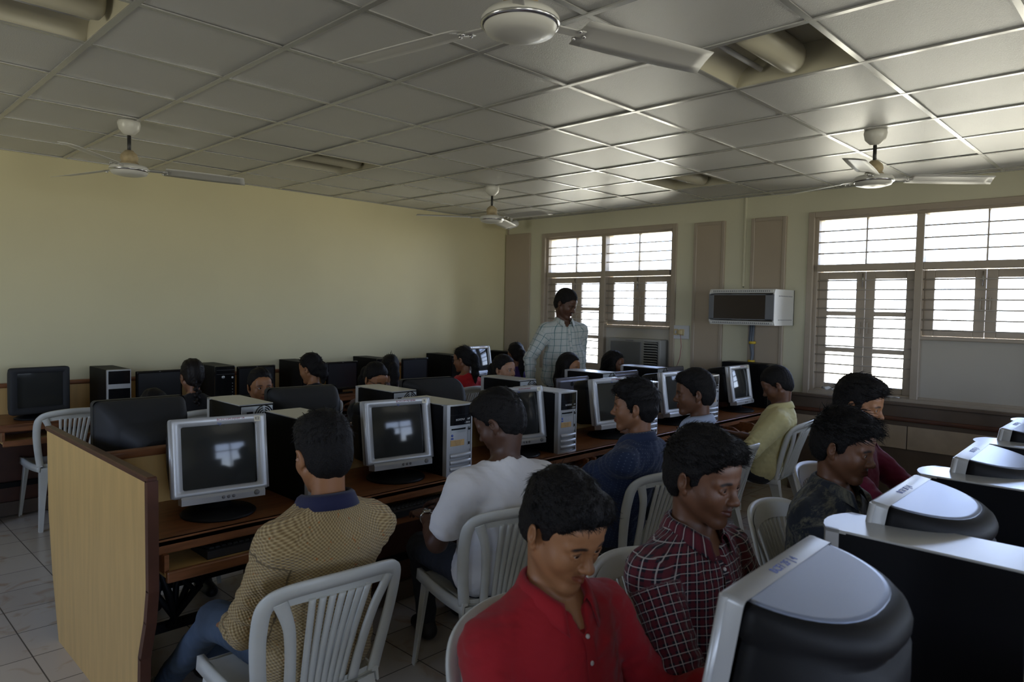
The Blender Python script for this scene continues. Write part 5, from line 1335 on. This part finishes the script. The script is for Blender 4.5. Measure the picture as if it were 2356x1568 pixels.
PP = [
 # ------- middle row, backs to us
 dict(key='P1', head=(1.165, 1.95, 1.145), haz=84, hp=-12, baz=88, lean=-.09, label='person in a tan honeycomb sweater with navy collar, back to us, nearest the end panel', sw=.94, skin='tan', top_mat=C_knit, top_name='sweater', collar=True, collar_mat=C_navyc, copen=30,
      wl=(1.0, 2.24, .56), wr=(1.30, 2.36, .64), hintl=(-.4, -.15, -.9), hintr=(.25, .0, -1), sr=.9, slv=1, cell=.0045, hair='short', vol=.016, tufts=1500, tl_=.024, tup=.45, comb=(0, .2, .2), o=.020, bag=.02, wamp=.009, leg_mat=M_jean, al=(1.02, 2.88, 0), ar=(1.22, 3.0, 0), fat=1.0, seed=3, sleeve=1.0),
 dict(key='P2', head=(2.015, 2.01, 1.150), haz=108, hp=-28, baz=74, hip=(2.06, 2.09, .52), label='person in a white T-shirt with a wrist watch typing, back to us', skin='deep', top_mat=C_white, top_name='t_shirt', sleeve=.42, sr=1.14, nr=.078,
      wl=(1.93, 2.38, .705), wr=(2.12, 2.44, .705), hintl=(-.6, -.5, -1), hintr=(.7, -.3, -1), hdl=(.35, 1, -.05), hdr=(-.25, 1, .0), pl=(.1, 0, -1), pr=(0, 0, -1), tl=-1, tr=1, cell=.004, hair='short', vol=.015, tufts=1400, tl_=.02, tup=.3, comb=(0, .2, .2), leg_mat=M_jeand, seed=4, wamp=.006, curl=.45, al=(2.14, 2.62, 0), ar=(2.42, 2.7, 0)),
 dict(key='P3', head=(2.93, 1.98, 1.135), haz=121, hp=-2, baz=98, lean=-.13, label='person in a navy dotted shirt in left profile, sitting in front of a tower', skin='med', top_mat=C_navy, collar=True, copen=24, wl=(2.98, 2.44, .705), wr=(3.25, 2.44, .70), hintl=(-.3, -.6, -1), sleeve=.70, cell=.0042, hair='short', vol=.021, tufts=1800, tl_=.03, tup=.5, comb=(0, .5, .3), seed=5, leg_mat=M_jeand, smile=.2, wamp=.008),
 dict(key='P4', head=(3.55, 2.0, 1.155), haz=127, hp=-5, baz=112, lean=-.12, label='person in a pale blue shirt smiling in left profile, arm stretched to the left', skin='dark', top_mat=C_pale, collar=True, copen=24, wl=(3.28, 2.17, .86), wr=(3.9, 2.45, .74), hintl=(-.3, -.2, -1), cell=.0045, hair='short', vol=.016, tufts=1200, tl_=.022, tup=.3, comb=(0, .3, .4), seed=6, smile=.9, leg_mat=M_jeand, wamp=.008),
 dict(key='P5', head=(4.93, 2.12, 1.10), haz=112, hp=-28, baz=106, lean=-.13, label='person in a yellow shirt with rolled sleeves, head bowed, last of the middle row', skin='dark', top_mat=C_yel, collar=True, copen=24, wl=(4.60, 2.40, .735), wr=(4.86, 2.5, .72), hintl=(-.6, -.5, -1), sleeve=.62, sr=1.15, cell=.005, hair='short', vol=.012, tufts=900, tl_=.016, seed=7, wamp=.005, leg_mat=M_tr, fat=1.06),
 # ------- right row, facing the camera side
 dict(key='R1', head=(1.228, 1.020, 1.112), haz=-97, hp=-22, baz=-98, lean=-.06, label='person in a bright red button shirt looking down smiling, nearest the camera', skin='tan', top_mat=C_red, collar=True, copen=26, wl=(1.46, .72, .785), wr=(1.10, .74, .72), hintl=(.35, .1, -1), hintr=(-.8, .2, -.9), cell=.0030, ccell=.0048, hair='short', vol=.017, tufts=5000, tl_=.026, tup=.12, comb=(.3, .5, .2), seed=8, smile=.8, eyes=.35, gaze=(0, -9), wamp=.007, leg_mat=M_jeand, beard=.12, moust=.25, hs=1.0, o=.013, bag=.012),
 dict(key='R2', head=(1.755, .955, 1.158), haz=-95, hp=-10, baz=-97, lean=-.02, label='person in a maroon and white plaid shirt looking down, second from the camera', skin='dark', top_mat=C_plaid, collar=True, copen=26, wl=(1.95, .66, .76), wr=(1.68, .66, .74), hintl=(.5, .1, -.9), hintr=(-.7, .3, -1.0), cell=.0032, ccell=.005, hair='short', vol=.021, tufts=5000, tl_=.028, tup=.17, comb=(.2, .7, .5), seed=9, smile=.35, eyes=.3, gaze=(0, -9), wamp=.006, leg_mat=M_jeand, beard=.25, moust=.5),
 dict(key='R3', head=(2.67, .895, 1.134), haz=-92, hp=-12, baz=-95, lean=.05, label='person in a dark shirt speckled with beige, spiky fringe, third from the camera', skin='dark', top_mat=C_spl, collar=True, copen=26, wl=(2.8, .62, .74), wr=(2.5, .62, .74), cell=.004, hair='short', vol=.021, tufts=2200, tl_=.04, tup=.55, comb=(0, 1.2, .3), seed=10, smile=.3, eyes=.4, gaze=(0, -6), wamp=.006, leg_mat=M_jeand, beard=.25),
 dict(key='R4', head=(3.56, 1.13, 1.185), haz=-90, hp=-12, baz=-92, label='person in a maroon shirt mostly hidden behind the speckled-shirt boy', skin='tan', top_mat=C_mar, collar=True, copen=26, wl=(3.75, .70, .76), wr=(3.4, .72, .76), cell=.005, hair='short', vol=.023, tufts=1500, tl_=.036, tup=.3, comb=(0, 1.0, .5), seed=11, eyes=.4, wamp=.006, leg_mat=M_jeand),
 # ------- teacher
 dict(key='T', head=(5.12, 4.27, 1.665), haz=-82, hp=-24, baz=-112, stand=True, hip=(5.16, 4.30, .98), s=1.06, label='person standing in a pale checked shirt, head bowed, before the far window', skin='deep', top_mat=C_chk, collar=True, copen=26, wl=(5.42, 4.30, .86), wr=(4.78, 4.38, .90), hintl=(.6, .6, 0), hintr=(-.6, .8, 0), cell=.005, hair='short', vol=.012, tufts=1200, tl_=.018, seed=12, eyes=.3, wamp=.007, fat=1.14, bag=.02, hdl=(0, 0, -1), hdr=(0, 0, -1), pl=(-1, 0, 0), pr=(1, 0, 0), curl=.3, moust=1., beard=.2),
 # ------- wall row, backs to us
 dict(key='W1', head=(2.04, 5.22, 1.075), haz=88, hp=-6, baz=90, fem=True, s=.95, lean=-.1, label='girl in a black top with a braid, back to us at the wall desk', skin='med', top_mat=C_blk, top_name='top', cell=.006, hair='braid', vol=.011, seed=13, sleeve=1, tufts=400, tl_=.02, tup=.1, brown=True),
 dict(key='W2', head=(2.99, 5.20, 1.085), haz=112, hp=-12, baz=95, fem=True, s=.95, lean=-.1, label='girl with hair clipped up, left profile, at the wall desk above a dark monitor', skin='tan', top_mat=C_blk, top_name='top', cell=.006, hair='clip', vol=.012, seed=14, tufts=500, tl_=.03, tup=.1),
 dict(key='W3', head=(3.80, 5.22, 1.045), haz=70, hp=-10, baz=88, fem=True, s=.93, lean=-.1, label='girl with loose dark hair, back to us, right behind the girl in glasses', skin='med', top_mat=C_pink, top_name='top', cell=.006, hair='pony', vol=.013, seed=15, tufts=500, tl_=.03, tup=.1),
 dict(key='W4', head=(4.62, 5.14, 1.10), haz=108, hp=-8, baz=92, fem=True, s=.97, lean=-.1, label='woman in a red shawl with glasses and a long ponytail, back to us', skin='med', top_mat=C_redp, top_name='shawl', cell=.006, hair='pony', vol=.012, seed=16, tufts=700, tl_=.04, tup=.08, nr=.085),
 dict(key='W5', head=(5.34, 5.12, 1.125), haz=75, hp=-8, baz=85, fem=True, s=.95, lean=-.1, label='girl in a purple top with ponytail beside the teacher, back to us', skin='med', top_mat=C_pur, top_name='top', cell=.006, hair='pony', vol=.011, seed=17, tufts=400, tl_=.03, tup=.08),
 # ------- middle row far side, facing us
 dict(key='G0', head=(1.46, 4.30, .985), haz=-95, hp=-30, baz=-92, fem=True, s=.93, label='girl in teal bent low behind the leftmost grey-black monitor, only her hair showing', skin='tan', top_mat=C_teal, top_name='top', cell=.006, hair='bun', vol=.010, seed=18),
 dict(key='G1', head=(2.20, 4.48, 1.055), haz=-100, hp=0, baz=-92, fem=True, s=.95, label='girl with hair tied back looking past us between two monitors', skin='tan', top_mat=C_blk, top_name='top', cell=.0042, hair='bun', vol=.009, seed=19, tufts=300, tl_=.02, tup=.05, smile=.1, eyes=.8, gaze=(16, 0)),
 dict(key='G2', head=(3.04, 4.36, 1.065), haz=-88, hp=-22, baz=-90, fem=True, s=.95, label='girl in dark glasses with ponytail looking down behind a tower', skin='tan', top_mat=C_blk, top_name='top', cell=.0045, hair='pony', vol=.013, seed=20, tufts=400, tl_=.025, tup=.1, glasses=True, eyes=.4),
 dict(key='G3', head=(4.14, 4.10, 1.10), haz=-84, hp=0, baz=-90, fem=True, s=.95, label='smiling girl with long dark hair drawn back, left of the teacher', skin='fair', top_mat=C_blk, top_name='top', cell=.005, hair='pony', vol=.011, seed=21, tufts=300, tl_=.025, tup=.05, smile=.9, eyes=.6),
 dict(key='G4', head=(4.86, 3.99, 1.095), haz=-80, hp=-4, baz=-90, fem=True, s=.95, label='girl with long loose hair, only her eyes above a tower, in front of the teacher', skin='tan', top_mat=C_blk, top_name='top', cell=.005, hair='long', vol=.013, seed=22, tufts=300, tl_=.03, tup=.05),
 dict(key='G5', head=(5.62, 4.05, 1.085), haz=-72, hp=-4, baz=-88, fem=True, s=.95, label='smiling girl with shiny long black hair in front of the air conditioner', skin='dark', top_mat=C_blk, top_name='top', cell=.005, hair='long', vol=.015, seed=23, tufts=300, tl_=.03, tup=.05, smile=.9),
]
def glasses(r):
    b = MB(); M = r['Mh']; k = r['hs']
    for q in (-1, 1):
        c = (q*.033, .100, .004); pts = [(c[0]+.023*math.cos(a), c[1]-.10*abs(q*.023*math.cos(a))*0-.006*abs(c[0]+.023*math.cos(a))/.05, c[2]+.016*math.sin(a)) for a in [2*PI*i/16 for i in range(17)]]
        b.tube([tuple(k*v for v in p) for p in pts], .0016, M_gblk, 6)
        b.tube([tuple(k*v for v in p) for p in ((q*.056, .094, .008), (q*.079, .045, .010), (q*.082, -.012, .008), (q*.08, -.022, -.006))], .0016, M_gblk, 6)
    b.tube([tuple(k*v for v in p) for p in ((-.010, .101, .006), (0, .104, .009), (.010, .101, .006))], .0016, M_gblk, 6)
    b.build('glasses', r['root'], M=M)
def front_line(r, n=12, z0=-.01, z1=.46, dx=0):
    """points down the shirt front, found by ray casting on the shirt mesh"""
    from mathutils.bvhtree import BVHTree
    v, q = r['shirt']; bv = BVHTree.FromPolygons([tuple(x) for x in v], [tuple(int(y) for y in x) for x in q]); out = []
    for i in range(n):
        p = r['HC']+(r['NB']-r['HC'])*(.93-.75*i/(n-1))+r['Rt']@np.array([dx, .4, 0]); d = -(r['Rt']@np.array([0, 1., 0]))
        h = bv.ray_cast(Vector(p), Vector(d), .6)
        if h[0] is not None: out.append((h[0], h[1]))
    return out
def placket(r, col, bm_, nb=5, dx=0.0):
    P = front_line(r, 24, dx=dx); lat = Vector(r['Rt'][:, 0]); o = Vector(r['off']); b = MB()
    b.grid([[p+nn*.0035+lat*w+o for w in (-.014, -.012, .012, .014)] if 1 else None for p, nn in P], col)
    po = b.build('placket', r['root']); at = po.data.attributes.new('cloth', 'FLOAT_VECTOR', 'POINT')
    for i, v in enumerate(po.data.vertices): at.data[i].vector = ((i % 4)*.008, (i//4)*.016, 0)
    P2 = P[2::4][:nb]
    for p, nn in P2:
        b = MB(); b.lathe([(0, .003), (.004, .003), (.0055, .001), (.0055, 0)], bm_, c=tuple(p+nn*.004+o), n=12, M=nn.to_track_quat('Z', 'Y').to_matrix().to_4x4()); b.build('button', r['root'])
ONLY = None
BUILT = {}
for c in PP:
    if ONLY and c['key'] not in ONLY: continue
    BUILT[c['key']] = person(c)

M_pearl = mat('pearl_button', (.6, .55, .52), .3)
def has(k): return k in BUILT
if has('R1'): placket(BUILT['R1'], C_red, M_pearl, 5)
if has('R2'): placket(BUILT['R2'], C_plaid, M_pearl, 4)
if has('T'): placket(BUILT['T'], C_chk, M_pearl, 4)
if has('G2'): glasses(BUILT['G2'])
if has('W4'): glasses(BUILT['W4'])
if has('P2'):
    r = BUILT['P2']; w = Vector(r['wl']); d = Vector(nrm(r['wl']-r['eL'])); b = MB()
    c = w-d*.022+Vector(r['off']); Mq = d.to_track_quat('Z', 'Y').to_matrix().to_4x4()
    b.lathe([(.027, -.008), (.0305, -.008), (.0305, .008), (.027, .008), (.027, -.008)], M_gold, c=tuple(c), n=24, M=Mq)
    wo = b.build('wrist_watch', r['root'])
    b = MB(); nz = Vector((0, 0, 1))-d*d.z; nz.normalize(); b.lathe([(0, .006), (.016, .006), (.018, .003), (.018, 0), (0, 0)], M_gold, c=tuple(c+nz*.029), n=20, M=nz.to_track_quat('Z', 'Y').to_matrix().to_4x4()); b.build('watch_face', wo)
    # small red tag on the shirt hem
    h = r['HC']+r['l']*.165+r['f']*.03+np.array([0, 0, .02]); b = MB(); b.box(tuple(Vector(h)+Vector(r['off'])), (.004, .030, .014), M_red, M=Matrix.Rotation(R(74)-PI/2, 4, 'Z')); b.build('hem_tag', r['root'])
